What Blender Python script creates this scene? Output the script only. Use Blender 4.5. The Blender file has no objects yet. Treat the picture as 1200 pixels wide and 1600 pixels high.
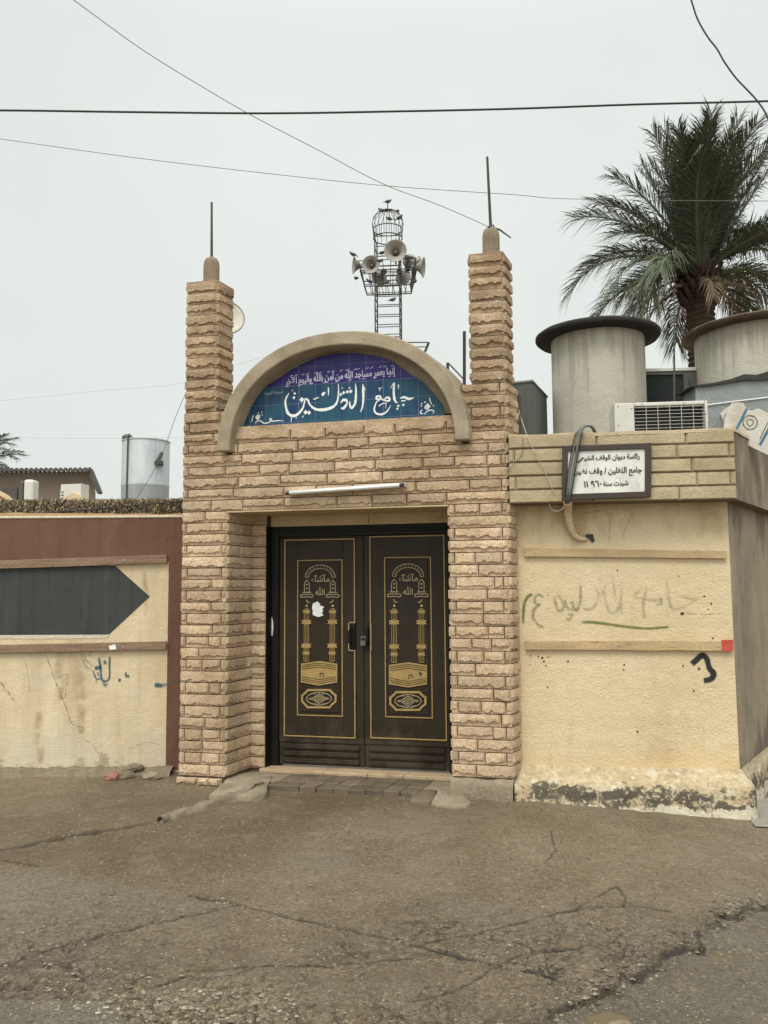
import bpy, math, random
import numpy as np
from mathutils import Vector, Matrix, noise as mnoise
random.seed(7)
R = math.radians
S = bpy.context.scene
COL = S.collection

# ------------------------------------------------------------------ camera
FPX, PITCH, ROLL, EYE = 1300.0, R(5.1), R(.4), 1.65
cam = bpy.data.cameras.new('camera'); cam.sensor_fit = 'HORIZONTAL'; cam.sensor_width = 36
cam.lens = FPX / 1200 * 36; cam.clip_end = 2000; cam.clip_start = .05
camo = bpy.data.objects.new('camera', cam); COL.objects.link(camo); S.camera = camo
camo.matrix_world = Matrix.Translation((0, 0, EYE)) @ Matrix.Rotation(math.pi/2 + PITCH, 4, 'X') @ Matrix.Rotation(-ROLL, 4, 'Z')
S.view_settings.view_transform = 'Standard'; S.view_settings.look = 'None'
S.view_settings.exposure = 0.0; S.view_settings.gamma = 1.0

# ------------------------------------------------------------------ sky and sun
SUN_EL, SUN_AZ = R(58), R(205)          # azimuth measured from +Y clockwise: behind the viewer, a little to the left
w = bpy.data.worlds.new('World'); S.world = w; w.use_nodes = True
nt = w.node_tree; N = nt.nodes; L = nt.links
for n in list(N): N.remove(n)
out = N.new('ShaderNodeOutputWorld')
sky = N.new('ShaderNodeTexSky'); sky.sky_type = 'NISHITA'; sky.sun_disc = False
sky.sun_elevation = SUN_EL; sky.sun_rotation = SUN_AZ; sky.dust_density = 6; sky.air_density = 1.0
bg1 = N.new('ShaderNodeBackground'); bg1.inputs[1].default_value = .08; L.new(sky.outputs[0], bg1.inputs[0])
tc = N.new('ShaderNodeTexCoord'); sep = N.new('ShaderNodeSeparateXYZ'); L.new(tc.outputs['Generated'], sep.inputs[0])
nz = N.new('ShaderNodeTexNoise'); nz.inputs['Scale'].default_value = 1.6; nz.inputs['Detail'].default_value = 5
L.new(tc.outputs['Generated'], nz.inputs['Vector'])
cr = N.new('ShaderNodeValToRGB'); L.new(nz.outputs[0], cr.inputs[0])
cr.color_ramp.elements[0].position = .3; cr.color_ramp.elements[0].color = (.755, .80, .77, 1)
cr.color_ramp.elements[1].position = .7; cr.color_ramp.elements[1].color = (.875, .91, .875, 1)
mz = N.new('ShaderNodeMapRange'); mz.interpolation_type = 'SMOOTHSTEP'     # an overcast sky is brighter overhead
mz.inputs[1].default_value = .55; mz.inputs[2].default_value = 1.0; mz.inputs[3].default_value = 1.0; mz.inputs[4].default_value = 3.0
L.new(sep.outputs[2], mz.inputs[0])
my = N.new('ShaderNodeMapRange'); my.interpolation_type = 'SMOOTHSTEP'     # and on the side where the sun stands behind the cloud
my.inputs[1].default_value = .1; my.inputs[2].default_value = -.8; my.inputs[3].default_value = 1.0; my.inputs[4].default_value = 1.75
L.new(sep.outputs[1], my.inputs[0])
mm = N.new('ShaderNodeMath'); mm.operation = 'MULTIPLY'; L.new(mz.outputs[0], mm.inputs[0]); L.new(my.outputs[0], mm.inputs[1])
bg2 = N.new('ShaderNodeBackground'); L.new(cr.outputs[0], bg2.inputs[0]); L.new(mm.outputs[0], bg2.inputs[1])
mx = N.new('ShaderNodeMixShader'); mx.inputs[0].default_value = .93
L.new(bg1.outputs[0], mx.inputs[1]); L.new(bg2.outputs[0], mx.inputs[2]); L.new(mx.outputs[0], out.inputs[0])
sl = bpy.data.lights.new('sun', 'SUN'); sl.energy = 2.0; sl.angle = R(22); sl.color = (1, .96, .88)
so = bpy.data.objects.new('sun', sl); COL.objects.link(so)
sd = Vector((math.sin(SUN_AZ)*math.cos(SUN_EL), math.cos(SUN_AZ)*math.cos(SUN_EL), math.sin(SUN_EL)))
so.rotation_euler = sd.to_track_quat('Z', 'Y').to_euler(); so.location = (0, -5, 12)

# ------------------------------------------------------------------ measuring helpers
_R = np.array(camo.matrix_world.to_3x3())
def ray(px, py): return _R @ np.array([(px-600)/FPX, -(py-800)/FPX, -1.0])
def U(px, py, Y):                        # the point seen at a pixel, at distance Y in front of the viewer
    d = ray(px, py); t = Y/d[1]; return Vector((d[0]*t, Y, EYE + d[2]*t))
def gnd(px, py, z=0.0):
    d = ray(px, py); t = (z-EYE)/d[2]; return Vector((d[0]*t, d[1]*t, z))
class Frame:                             # an upright wall plane: x along it, y into it, z up
    def __init__(s, ox, oy, yaw, skew=0.0):
        s.o = np.array([ox, oy, 0.]); s.yaw = yaw; s.skew = skew
        s.u = np.array([math.cos(yaw), -math.sin(yaw), 0]); s.n = np.array([math.sin(yaw), math.cos(yaw), 0])
    def P(s, px, py, y=0.0):             # local point on the plane at local depth y
        r = ray(px, py); O = np.array([0, 0, EYE])
        t = ((s.o + s.n*y) - O) @ s.n / (r @ s.n); p = O + t*r
        return ((p - s.o) @ s.u - s.skew*y, y, p[2])
    def place(s, o): o.location = s.o; o.rotation_euler = (0, 0, -s.yaw)
SKEW = math.tan(R(9.5))
G = Frame(0.9839, 6.5803, R(13.5), SKEW)      # stone gateway front
W = Frame(1.14, 6.75, R(8))                   # rendered wall beside it
LW = Frame(-2.0, 7.66, R(-.6))                # boundary wall on the other side

# ------------------------------------------------------------------ mesh builder
class MB:
    def __init__(s): s.v = []; s.f = []; s.m = []; s.t = []; s.uv = {}
    def add(s, vs, fs, m=0, tone=1.0, uv=None):
        b = len(s.v); s.v += [tuple(v) for v in vs]; s.t += [tone]*len(vs)
        for i, f in enumerate(fs):
            if uv: s.uv[len(s.f)] = uv[i]
            s.f.append([b+j for j in f]); s.m.append(m)
        return b
    def box(s, x0, x1, y0, y1, z0, z1, m=0, tone=1.0):
        s.add([(x0,y0,z0),(x1,y0,z0),(x1,y1,z0),(x0,y1,z0),(x0,y0,z1),(x1,y0,z1),(x1,y1,z1),(x0,y1,z1)],
              [(0,3,2,1),(4,5,6,7),(0,1,5,4),(1,2,6,5),(2,3,7,6),(3,0,4,7)], m, tone)
    def prism(s, poly, y0, y1, m=0, tone=1.0):          # outline in x,z swept along y
        n = len(poly)
        a = sum(poly[i][0]*poly[(i+1)%n][1]-poly[(i+1)%n][0]*poly[i][1] for i in range(n))
        if a < 0: poly = poly[::-1]
        s.add([(p[0],y0,p[1]) for p in poly]+[(p[0],y1,p[1]) for p in poly],
              [list(range(n)), list(range(2*n-1,n-1,-1))]+[(i,n+i,n+(i+1)%n,(i+1)%n) for i in range(n)], m, tone)
    def slab(s, poly, z0, z1, m=0, tone=1.0):           # outline in x,y swept along z
        n = len(poly)
        a = sum(poly[i][0]*poly[(i+1)%n][1]-poly[(i+1)%n][0]*poly[i][1] for i in range(n))
        if a < 0: poly = poly[::-1]
        s.add([(p[0],p[1],z0) for p in poly]+[(p[0],p[1],z1) for p in poly],
              [list(range(n-1,-1,-1)), list(range(n,2*n))]+[(i,(i+1)%n,n+(i+1)%n,n+i) for i in range(n)], m, tone)
    def tube(s, path, r, n=8, m=0, cap=True, tone=1.0):
        P = [Vector(p) for p in path]; K = len(P)
        rs = r if isinstance(r, (list, tuple)) else [r]*K
        up = None; vs = []
        for i in range(K):
            t = (P[min(i+1,K-1)]-P[max(i-1,0)]).normalized()
            if up is None: up = t.orthogonal().normalized()
            up = (up - t*up.dot(t)).normalized(); b = t.cross(up)
            for j in range(n):
                a = 2*math.pi*j/n; vs.append(P[i]+(up*math.cos(a)+b*math.sin(a))*rs[i])
        fs = [(i*n+j, i*n+(j+1)%n, (i+1)*n+(j+1)%n, (i+1)*n+j) for i in range(K-1) for j in range(n)]
        if cap: fs += [list(range(n-1,-1,-1)), [(K-1)*n+j for j in range(n)]]
        s.add(vs, fs, m, tone)
    def lathe(s, prof, n=32, c=(0,0,0), ax=None, m=0, tone=1.0, jit=None, cap=True):
        q = Vector((0,0,1)).rotation_difference(Vector(ax)) if ax is not None else None
        vs = []
        for k, (r, z) in enumerate(prof):
            for j in range(n):
                a = 2*math.pi*j/n; rr = r*(1+(jit(k,j) if jit else 0)); p = Vector((rr*math.cos(a), rr*math.sin(a), z))
                if q: p = q @ p
                vs.append(p+Vector(c))
        K = len(prof)
        fs = [(i*n+j, i*n+(j+1)%n, (i+1)*n+(j+1)%n, (i+1)*n+j) for i in range(K-1) for j in range(n)]
        if cap and prof[0][0] > 1e-4: fs.append(list(range(n-1,-1,-1)))
        if cap and prof[-1][0] > 1e-4: fs.append([(K-1)*n+j for j in range(n)])
        s.add(vs, fs, m, tone)
    def ball(s, c, rx, ry=None, rz=None, n=10, k=7, m=0, rot=None, tone=1.0):
        ry = ry or rx; rz = rz or rx; vs = []; c = Vector(c)
        for i in range(k+1):
            ph = math.pi*i/k
            for j in range(n):
                a = 2*math.pi*j/n; p = Vector((rx*math.sin(ph)*math.cos(a), ry*math.sin(ph)*math.sin(a), -rz*math.cos(ph)))
                vs.append((rot @ p if rot else p)+c)
        s.add(vs, [(i*n+j, i*n+(j+1)%n, (i+1)*n+(j+1)%n, (i+1)*n+j) for i in range(k) for j in range(n)], m, tone)
    def ribbon(s, pts, wd, y, th=0.0, m=0, closed=False, soft=False):   # stroke in the x,z plane, raised by th towards the viewer
        K = len(pts); ws = wd if isinstance(wd, (list, tuple)) else [wd]*K
        Lp, Rp = [], []
        for i in range(K):
            a = pts[(i-1) % K] if (closed or i) else pts[i]; b = pts[(i+1) % K] if (closed or i < K-1) else pts[i]
            p = pts[i]
            d1 = (p[0]-a[0], p[1]-a[1]); d2 = (b[0]-p[0], b[1]-p[1])
            l1 = math.hypot(*d1) or 1e-9; l2 = math.hypot(*d2) or 1e-9
            t = (d1[0]/l1+d2[0]/l2, d1[1]/l1+d2[1]/l2); l = math.hypot(*t) or 1e-9; t = (t[0]/l, t[1]/l)
            dd = d2 if l2 > 1e-8 else d1; ld = math.hypot(*dd) or 1e-9
            cs = max(.5, abs((t[0]*dd[0]+t[1]*dd[1])/ld)); h = ws[i]/2/cs
            Lp.append((p[0]-t[1]*h, p[1]+t[0]*h)); Rp.append((p[0]+t[1]*h, p[1]-t[0]*h))
        seg = range(K if closed else K-1)
        vs = [(q[0], y-th, q[1]) for q in Lp]+[(q[0], y-th, q[1]) for q in Rp]
        fs = [(i, K+i, K+(i+1)%K, (i+1)%K) for i in seg]; uv = None
        if soft: uv = [((i/(K-1),0),(i/(K-1),1),((i+1)/(K-1),1),((i+1)/(K-1),0)) for i in seg]
        if th > 0:
            vs += [(q[0], y, q[1]) for q in Lp]+[(q[0], y, q[1]) for q in Rp]
            fs += [(i, (i+1)%K, 2*K+(i+1)%K, 2*K+i) for i in seg]+[(K+i, 3*K+i, 3*K+(i+1)%K, K+(i+1)%K) for i in seg]
            if not closed: fs += [(0, 2*K, 3*K, K), (K-1, 2*K-1, 4*K-1, 3*K-1)]
        s.add(vs, fs, m, 1.0, uv)
    def disc(s, c, r, y, n=10, m=0):
        s.add([(c[0]+r*math.cos(2*math.pi*j/n), y, c[1]+r*math.sin(2*math.pi*j/n)) for j in range(n)], [list(range(n))], m)
    def build(s, name, mats, parent=None, smooth=False, bevel=0.0, angle=None):
        me = bpy.data.meshes.new(name); me.from_pydata(s.v, [], s.f); 
        for mt in (mats if isinstance(mats, (list, tuple)) else [mats]): me.materials.append(mt)
        me.polygons.foreach_set('material_index', s.m)
        at = me.attributes.new('tone', 'FLOAT', 'POINT'); at.data.foreach_set('value', s.t)
        if s.uv:
            ul = me.uv_layers.new(name='UVMap')
            for fi, c in s.uv.items():
                ls = me.polygons[fi].loop_start
                for k in range(len(c)): ul.data[ls+k].uv = c[k]
        if smooth: me.polygons.foreach_set('use_smooth', [True]*len(s.f))
        me.update()
        if smooth and angle: me.set_sharp_from_angle(angle=R(angle))
        o = bpy.data.objects.new(name, me); COL.objects.link(o)
        if parent: o.parent = parent
        if bevel:
            bm_ = o.modifiers.new('bevel', 'BEVEL'); bm_.width = bevel; bm_.segments = 2; bm_.limit_method = 'ANGLE'; bm_.angle_limit = R(40)
        return o
def tag(o, label=None, cat=None, group=None, kind=None):
    if label: o['label'] = label
    if cat: o['category'] = cat
    if group: o['group'] = group
    if kind: o['kind'] = kind
    return o
def thing(name, label, cat, group=None, frame=None, loc=(0,0,0), rz=0):
    o = bpy.data.objects.new(name, None); COL.objects.link(o); o.empty_display_size = .2
    o.location = loc; o.rotation_euler = (0, 0, rz)
    if frame: frame.place(o)
    return tag(o, label, cat, group)
def smoothpath(pts, k=6):                # Catmull-Rom through tuples of any length
    if len(pts) < 3: return pts
    r = []; n = len(pts)
    for i in range(n-1):
        p0, p1, p2, p3 = pts[max(i-1,0)], pts[i], pts[i+1], pts[min(i+2,n-1)]
        for j in range(k):
            t = j/k
            r.append(tuple(.5*(2*b+(c-a)*t+(2*a-5*b+4*c-d)*t*t+(3*b-a-3*c+d)*t**3) for a, b, c, d in zip(p0,p1,p2,p3)))
    r.append(pts[-1]); return r

# ------------------------------------------------------------------ materials
def mat(name, cols, scale=3.0, rough=.85, bump=.25, bscale=60.0, stretch=(1,1,1), dirt=(), fine=.25, tone=False, metal=0.0, alpha=None, detail=8, spec=None, rvar=0.0):
    m = bpy.data.materials.new(name); m.use_nodes = True; nt = m.node_tree; N = nt.nodes; L = nt.links
    bs = N['Principled BSDF']; bs.inputs['Roughness'].default_value = rough; bs.inputs['Metallic'].default_value = metal
    if spec is not None: bs.inputs['Specular IOR Level'].default_value = spec
    tc = N.new('ShaderNodeTexCoord')
    def mapped(st):
        mp = N.new('ShaderNodeMapping'); mp.inputs['Scale'].default_value = st; L.new(tc.outputs['Object'], mp.inputs[0]); return mp.outputs[0]
    def noise(sc, det, st=(1,1,1), rg=.6):
        n = N.new('ShaderNodeTexNoise'); n.inputs['Scale'].default_value = sc; n.inputs['Detail'].default_value = det; n.inputs['Roughness'].default_value = rg
        L.new(mapped(st), n.inputs['Vector']); return n.outputs[0]
    def ramp(src, lo, hi, els=None):
        r = N.new('ShaderNodeValToRGB'); L.new(src, r.inputs[0]); e = r.color_ramp.elements
        if els:
            e[0].position = lo; e[0].color = (*els[0],1); e[1].position = hi; e[1].color = (*els[-1],1)
            for k in range(1, len(els)-1):
                q = e.new(lo+(hi-lo)*k/(len(els)-1)); q.color = (*els[k],1)
        else: e[0].position = lo; e[1].position = hi
        return r.outputs[0]
    def mix(fac, a, b, mode='MIX'):
        x = N.new('ShaderNodeMix'); x.data_type = 'RGBA'; x.blend_type = mode
        if isinstance(fac, (int,float)): x.inputs[0].default_value = fac
        else: L.new(fac, x.inputs[0])
        for s_, v in ((6,a),(7,b)):
            if isinstance(v, tuple): x.inputs[s_].default_value = (*v,1)
            else: L.new(v, x.inputs[s_])
        return x.outputs[2]
    c = ramp(noise(scale, detail, stretch), .3, .7, cols if len(cols) > 1 else [cols[0], cols[0]])
    fn = noise(bscale, 6)
    if fine:
        c = mix(1.0, c, ramp(fn, .3, .7, [(1-fine,)*3, (1+fine*.6,)*3]), 'MULTIPLY')
    for d in dirt:                        # colour, scale, lo, hi, stretch, strength
        f = ramp(noise(d[1], 9, d[4] if len(d) > 4 else (1,1,1), .65), d[2], d[3])
        mu = N.new('ShaderNodeMath'); mu.operation = 'MULTIPLY'; L.new(f, mu.inputs[0]); mu.inputs[1].default_value = d[5] if len(d) > 5 else 1
        if len(d) > 6:                    # only between two heights: damp or splash creeping up, or darker tone spreading down
            sz = N.new('ShaderNodeSeparateXYZ'); L.new(tc.outputs['Object'], sz.inputs[0]); zr = N.new('ShaderNodeMapRange'); zr.interpolation_type = 'SMOOTHSTEP'
            L.new(sz.outputs[2], zr.inputs[0]); zr.inputs[1].default_value = d[6]; zr.inputs[2].default_value = d[7]; zr.inputs[3].default_value = 1; zr.inputs[4].default_value = d[8] if len(d) > 8 else 0
            r2 = N.new('ShaderNodeMapRange'); r2.interpolation_type = 'SMOOTHSTEP'; ad = N.new('ShaderNodeMath'); ad.operation = 'MULTIPLY_ADD'; L.new(zr.outputs[0], ad.inputs[0]); ad.inputs[1].default_value = .22; L.new(noise(d[1], 9, d[4], .65), ad.inputs[2])
            L.new(ad.outputs[0], r2.inputs[0]); r2.inputs[1].default_value = d[2]; r2.inputs[2].default_value = d[3]; L.new(r2.outputs[0], mu.inputs[0])
        c = mix(mu.outputs[0], c, d[0])
    if tone:
        a = N.new('ShaderNodeAttribute'); a.attribute_name = 'tone'; cx = N.new('ShaderNodeCombineXYZ')
        for k in range(3): L.new(a.outputs['Fac'], cx.inputs[k])
        c = mix(1.0, c, cx.outputs[0], 'MULTIPLY')
    L.new(c, bs.inputs['Base Color'])
    if rvar:
        mr = N.new('ShaderNodeMapRange'); L.new(noise(scale*2, 6), mr.inputs[0]); mr.inputs[1].default_value = .3; mr.inputs[2].default_value = .7
        mr.inputs[3].default_value = rough-rvar; mr.inputs[4].default_value = rough+rvar; L.new(mr.outputs[0], bs.inputs['Roughness'])
    if bump:
        b = N.new('ShaderNodeBump'); b.inputs['Strength'].default_value = bump; b.inputs['Distance'].default_value = .02
        hs_ = N.new('ShaderNodeMath'); hs_.operation = 'MULTIPLY_ADD'; L.new(noise(bscale*.14, 5), hs_.inputs[0]); hs_.inputs[1].default_value = 1.6; L.new(fn, hs_.inputs[2])
        L.new(hs_.outputs[0], b.inputs['Height']); L.new(b.outputs[0], bs.inputs['Normal'])
    if alpha:                             # soft sprayed paint: fades across and at the ends of the stroke
        uv = N.new('ShaderNodeUVMap'); sp = N.new('ShaderNodeSeparateXYZ'); L.new(uv.outputs[0], sp.inputs[0])
        def tri(o_, k):
            a_ = N.new('ShaderNodeMath'); a_.operation = 'PINGPONG'; a_.inputs[1].default_value = .5; L.new(o_, a_.inputs[0])
            b_ = N.new('ShaderNodeMapRange'); b_.interpolation_type = 'SMOOTHSTEP'; b_.inputs[1].default_value = 0; b_.inputs[2].default_value = k; L.new(a_.outputs[0], b_.inputs[0]); return b_.outputs[0]
        p = N.new('ShaderNodeMath'); p.operation = 'MULTIPLY'; L.new(tri(sp.outputs[1], alpha[1]), p.inputs[0]); L.new(tri(sp.outputs[0], .06), p.inputs[1])
        q = N.new('ShaderNodeMath'); q.operation = 'MULTIPLY'; L.new(p.outputs[0], q.inputs[0])
        L.new(ramp(noise(alpha[2], 5), .38, .62, [(alpha[3],)*3, (alpha[0],)*3]), q.inputs[1]); L.new(q.outputs[0], bs.inputs['Alpha'])
    return m
M = {}
M['stone'] = mat('split_stone', [(.465,.325,.202),(.55,.40,.262),(.615,.462,.318)], 4, .9, .55, 70, tone=True, fine=.34,
                 dirt=[((.27,.165,.085), 1.1, .46, .72, (1,1,.7), .55), ((.64,.52,.40), 3.1, .58, .74, (1,1,1), .55), ((.15,.095,.055), 2.6, .58, .76, (1,1,.4), .6), ((.09,.068,.045), 8, .62, .72, (1,1,1), .6), ((.20,.12,.06), 1.6, .60, .80, (1,1,1), .55, 3.4, 2.2)])
M['joint'] = mat('dark_mortar', [(.052,.034,.021),(.095,.065,.042)], 12, .95, .3, 80)
M['concrete'] = mat('arch_concrete', [(.25,.20,.135),(.31,.25,.172),(.37,.305,.215)], 4, .9, .4, 90, fine=.22, dirt=[((.13,.105,.075), 3, .52, .75, (1.4,1,.45), .65), ((.075,.062,.045), 11, .64, .72, (1,1,.5), .6), ((.44,.37,.27), 6, .62, .74, (1,1,1), .4)])
M['cap'] = mat('cap_render', [(.20,.15,.10),(.26,.20,.135)], 9, .9, .25, 120, dirt=[((.08,.06,.045), 6, .5, .75, (1,1,.4), .6)])
M['soffit'] = mat('cream_plaster', [(.46,.34,.19),(.54,.41,.25)], 3, .9, .2, 90, dirt=[((.2,.13,.07), 4, .55, .8, (1,1,1), .5)])
M['iron'] = mat('rusty_iron', [(.025,.022,.02),(.05,.04,.033)], 20, .6, .15, 100)
M['door'] = mat('bronze_brown_paint', [(.020,.0140,.0075),(.030,.0215,.0125)], 6, .52, .10, 160, spec=.22, fine=.15, rvar=.1, dirt=[((.050,.038,.024), 4, .52, .80, (2,1,.3), .55), ((.085,.066,.044), 3, .62, .85, (1,1,1), .5, .15, .75), ((.012,.009,.006), 9, .58, .7, (1,1,.5), .6)])
M['doorframe'] = mat('black_frame_paint', [(.006,.0048,.0033),(.010,.008,.0055)], 7, .5, .12, 140, spec=.2, dirt=[((.10,.085,.07), 26, .70, .74, (1,1,.6), .8)])
M['gold'] = mat('gold_paint', [(.29,.185,.058),(.38,.255,.088)], 12, .5, .1, 160, fine=.25, dirt=[((.10,.07,.035), 22, .58, .72, (1,1,1), .5)])
M['palegold'] = mat('pale_gold_paint', [(.33,.26,.145),(.42,.34,.205)], 14, .5, .1, 160, fine=.3, dirt=[((.12,.09,.05), 30, .58, .7, (1,1,1), .5)])
M['white'] = mat('white_paint', [(.70,.71,.69),(.78,.78,.76)], 8, .5, .1, 100, fine=.12)
M['brushwhite'] = mat('brushed_white_lettering', [(.60,.63,.64),(.80,.81,.80)], 30, .5, .1, 100, fine=.2)
M['verse'] = mat('lavender_white_lettering', [(.50,.47,.66),(.68,.66,.78)], 30, .5, .1, 100, fine=.2)
M['faint'] = mat('faded_blue_lettering', [(.20,.29,.36),(.30,.38,.44)], 30, .5, .1, 100)
M['cream'] = mat('cream_wall_paint', [(.53,.42,.262),(.60,.485,.315),(.65,.54,.365)], 2.2, .9, .35, 75, fine=.12, stretch=(1.2,1,.7),
                 dirt=[((.30,.205,.11), 2.0, .48, .80, (1.6,1,.30), .62), ((.30,.21,.12), 3.2, .54, .74, (3.6,1,.22), .30), ((.50,.45,.36), 3, .5, .7, (1,1,1), .5, 0.0, .55), ((.20,.145,.085), 5, .66, .78, (1,1,1), .6, -.05, .35), ((.33,.24,.14), 7, .60, .72, (1,1,.6), .35), ((.17,.12,.075), 24, .715, .745, (1,1,1), .85)])
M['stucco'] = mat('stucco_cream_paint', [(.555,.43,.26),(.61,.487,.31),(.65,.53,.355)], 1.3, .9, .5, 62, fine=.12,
                 dirt=[((.36,.245,.12), 1.7, .54, .84, (1,1,.5), .55), ((.33,.215,.10), 1.5, .60, .82, (1,1,.6), .75, 2.3, 1.55), ((.62,.43,.17), 1.4, .62, .85, (1,1,1), .5, .2, .6), ((.30,.19,.085), 5, .58, .80, (2,1,.25), .4), ((.12,.075,.04), 16, .715, .74, (1,1,1), .9)])  # one brown layer deepens up the wall towards the parapet
M['brownband'] = mat('red_brown_paint', [(.112,.051,.029),(.143,.067,.039)], 3, .85, .25, 80, fine=.15, stretch=(1,1,.4), dirt=[((.075,.032,.021), 4, .5, .72, (2.2,1,.25), .7), ((.20,.105,.07), 3, .56, .74, (1,1,.6), .5), ((.30,.19,.12), 14, .70, .75, (1,1,1), .5)])
M['slate'] = mat('slate_grey_paint', [(.026,.029,.029),(.038,.042,.041)], 3, .75, .2, 80, fine=.2, dirt=[((.012,.013,.013), 5, .52, .70, (3.4,1,.12), .75), ((.075,.076,.070), 4, .56, .76, (2.5,1,.2), .55), ((.16,.14,.11), 18, .73, .76, (1,1,1), .7)])
M['board'] = mat('weathered_board', [(.15,.09,.055),(.22,.14,.09),(.27,.18,.12)], 8, .9, .4, 60, stretch=(.25,1,4), fine=.3, dirt=[((.07,.045,.03), 9, .58, .7, (.4,1,2), .7)])
M['creamboard'] = mat('painted_board', [(.42,.29,.15),(.50,.37,.21)], 8, .9, .3, 60, stretch=(.3,1,3), fine=.2, dirt=[((.16,.09,.045), 11, .60, .70, (.7,1,1.5), .8), ((.27,.19,.11), 3, .45, .7, (.5,1,1), .7)])
M['parapet'] = mat('parapet_block', [(.36,.28,.17),(.43,.34,.215),(.49,.395,.265)], 3, .9, .4, 80, tone=True, fine=.2, dirt=[((.24,.16,.085), 3, .52, .75, (.6,1,1.3), .6), ((.10,.08,.06), 9, .64, .74, (1,1,.6), .6)])
M['parapetjoint'] = mat('parapet_joint', [(.11,.08,.05),(.17,.125,.08)], 12, .95, .3, 80)
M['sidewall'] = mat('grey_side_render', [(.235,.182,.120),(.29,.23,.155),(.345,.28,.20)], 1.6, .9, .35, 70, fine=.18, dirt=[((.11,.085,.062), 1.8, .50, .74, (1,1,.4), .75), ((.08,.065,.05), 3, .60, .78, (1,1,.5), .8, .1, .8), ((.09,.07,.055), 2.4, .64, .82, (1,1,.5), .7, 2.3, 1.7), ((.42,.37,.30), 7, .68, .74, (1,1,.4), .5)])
M['plinth'] = mat('peeling_plinth', [(.36,.275,.16),(.43,.34,.21),(.50,.415,.285)], 5, .95, .8, 30, fine=.3,
                  dirt=[((.54,.49,.39), 9, .55, .62, (1,1,1), .65), ((.26,.20,.13), 7, .58, .66, (1,1,1), .7), ((.060,.050,.036), 8, .69, .745, (.5,1,.85), .92, .05, .21), ((.09,.075,.052), 17, .715, .76, (1,1,1), .85, .06, .22), ((.56,.50,.385), 11, .60, .64, (1,1,1), .9, -.07, .03), ((.47,.40,.28), 21, .60, .635, (1,1,1), .85)])
M['cement'] = mat('grey_cement', [(.185,.145,.094),(.245,.197,.134),(.31,.255,.18)], 4, .92, .5, 50, fine=.25, dirt=[((.10,.075,.05), 3, .52, .7, (1,1,1), .7)])
M['paver'] = mat('worn_pavers', [(.115,.085,.052),(.165,.125,.08)], 5, .75, .4, 60, tone=True, fine=.25, dirt=[((.07,.055,.035), 4, .5, .7, (1,1,1), .7)])
M['marble'] = mat('worn_threshold_stone', [(.34,.23,.13),(.42,.32,.20),(.33,.20,.11)], 5, .6, .15, 80, fine=.2, stretch=(.5,1,3), dirt=[((.12,.07,.04), 5, .55, .7, (.5,1,1), .6)])
M['tankconc'] = mat('tank_concrete', [(.36,.335,.27),(.42,.395,.325),(.46,.435,.365)], 2.5, .9, .3, 70, fine=.14, dirt=[((.24,.205,.15), 2.5, .5, .75, (2.2,2.2,.22), .4), ((.15,.125,.09), 4, .60, .76, (3,3,.16), .4, 4.2, 3.3), ((.20,.15,.10), 7, .64, .74, (1,1,.6), .5), ((.50,.47,.40), 5, .62, .72, (1,1,1), .4)])
M['lid'] = mat('sooty_lid', [(.012,.010,.008),(.024,.020,.016)], 9, .95, .5, 45, dirt=[((.09,.06,.04), 6, .58, .72, (1,1,1), .6)])
M['lid2'] = mat('brown_lid', [(.065,.042,.026),(.10,.068,.042)], 9, .95, .5, 45, dirt=[((.025,.02,.016), 6, .5, .7, (1,1,3), .7)])
M['galv'] = mat('galvanised_sheet', [(.30,.32,.33),(.38,.40,.41),(.43,.45,.46)], 5, .5, .08, 90, metal=.08, fine=.12, stretch=(1.5,1.5,.4), dirt=[((.22,.24,.25), 3, .55, .7, (2,2,.2), .5)])
M['galvdull'] = mat('dull_galvanised', [(.20,.215,.22),(.27,.285,.29)], 10, .6, .25, 60, metal=.2, fine=.3, dirt=[((.12,.10,.08), 5, .62, .75, (1,1,1), .6)])
M['darksheet'] = mat('dark_grey_sheet', [(.055,.055,.05),(.08,.08,.072)], 6, .6, .1, 90, stretch=(3,3,.3), fine=.15)
M['midsheet'] = mat('grey_corrugated_sheet', [(.13,.13,.12),(.17,.17,.155)], 6, .6, .1, 90, stretch=(3,3,.3), fine=.15)
M['acwhite'] = mat('old_white_enamel', [(.52,.50,.44),(.60,.58,.52)], 5, .5, .06, 90, fine=.08, dirt=[((.30,.22,.13), 8, .64, .74, (1,1,.5), .6)])
M['black'] = mat('black_plastic', [(.012,.012,.012),(.02,.02,.02)], 10, .6, .05, 90)
M['meshgreen'] = mat('dark_green_wire', [(.02,.03,.025),(.035,.05,.04)], 12, .7, .1, 80)
M['tarp'] = mat('black_tarp', [(.014,.012,.012),(.03,.026,.024)], 12, .7, .6, 30)
M['card'] = mat('damp_cardboard', [(.47,.435,.375),(.55,.52,.46)], 5, .9, .15, 80, fine=.12, dirt=[((.30,.23,.15), 4, .55, .75, (1,1,1), .7)])
M['ink'] = mat('blue_print', [(.03,.13,.22),(.045,.17,.27)], 12, .8, .05, 80)
M['blackink'] = mat('black_paint_lettering', [(.010,.010,.010),(.025,.024,.022)], 30, .6, .05, 80)
M['signface'] = mat('stained_white_board', [(.56,.55,.50),(.66,.65,.60),(.70,.69,.64)], 7, .6, .08, 80, fine=.1, dirt=[((.36,.34,.33), 6, .56, .72, (1,1,.5), .6), ((.52,.42,.28), 5, .62, .75, (1,1,1), .5)])
M['signframe'] = mat('dark_brown_wood', [(.028,.016,.011),(.045,.027,.018)], 9, .55, .12, 80, stretch=(.5,1,.5), fine=.2)
M['cable'] = mat('grey_cable', [(.085,.085,.078),(.13,.13,.12)], 16, .6, .05, 80)
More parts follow.
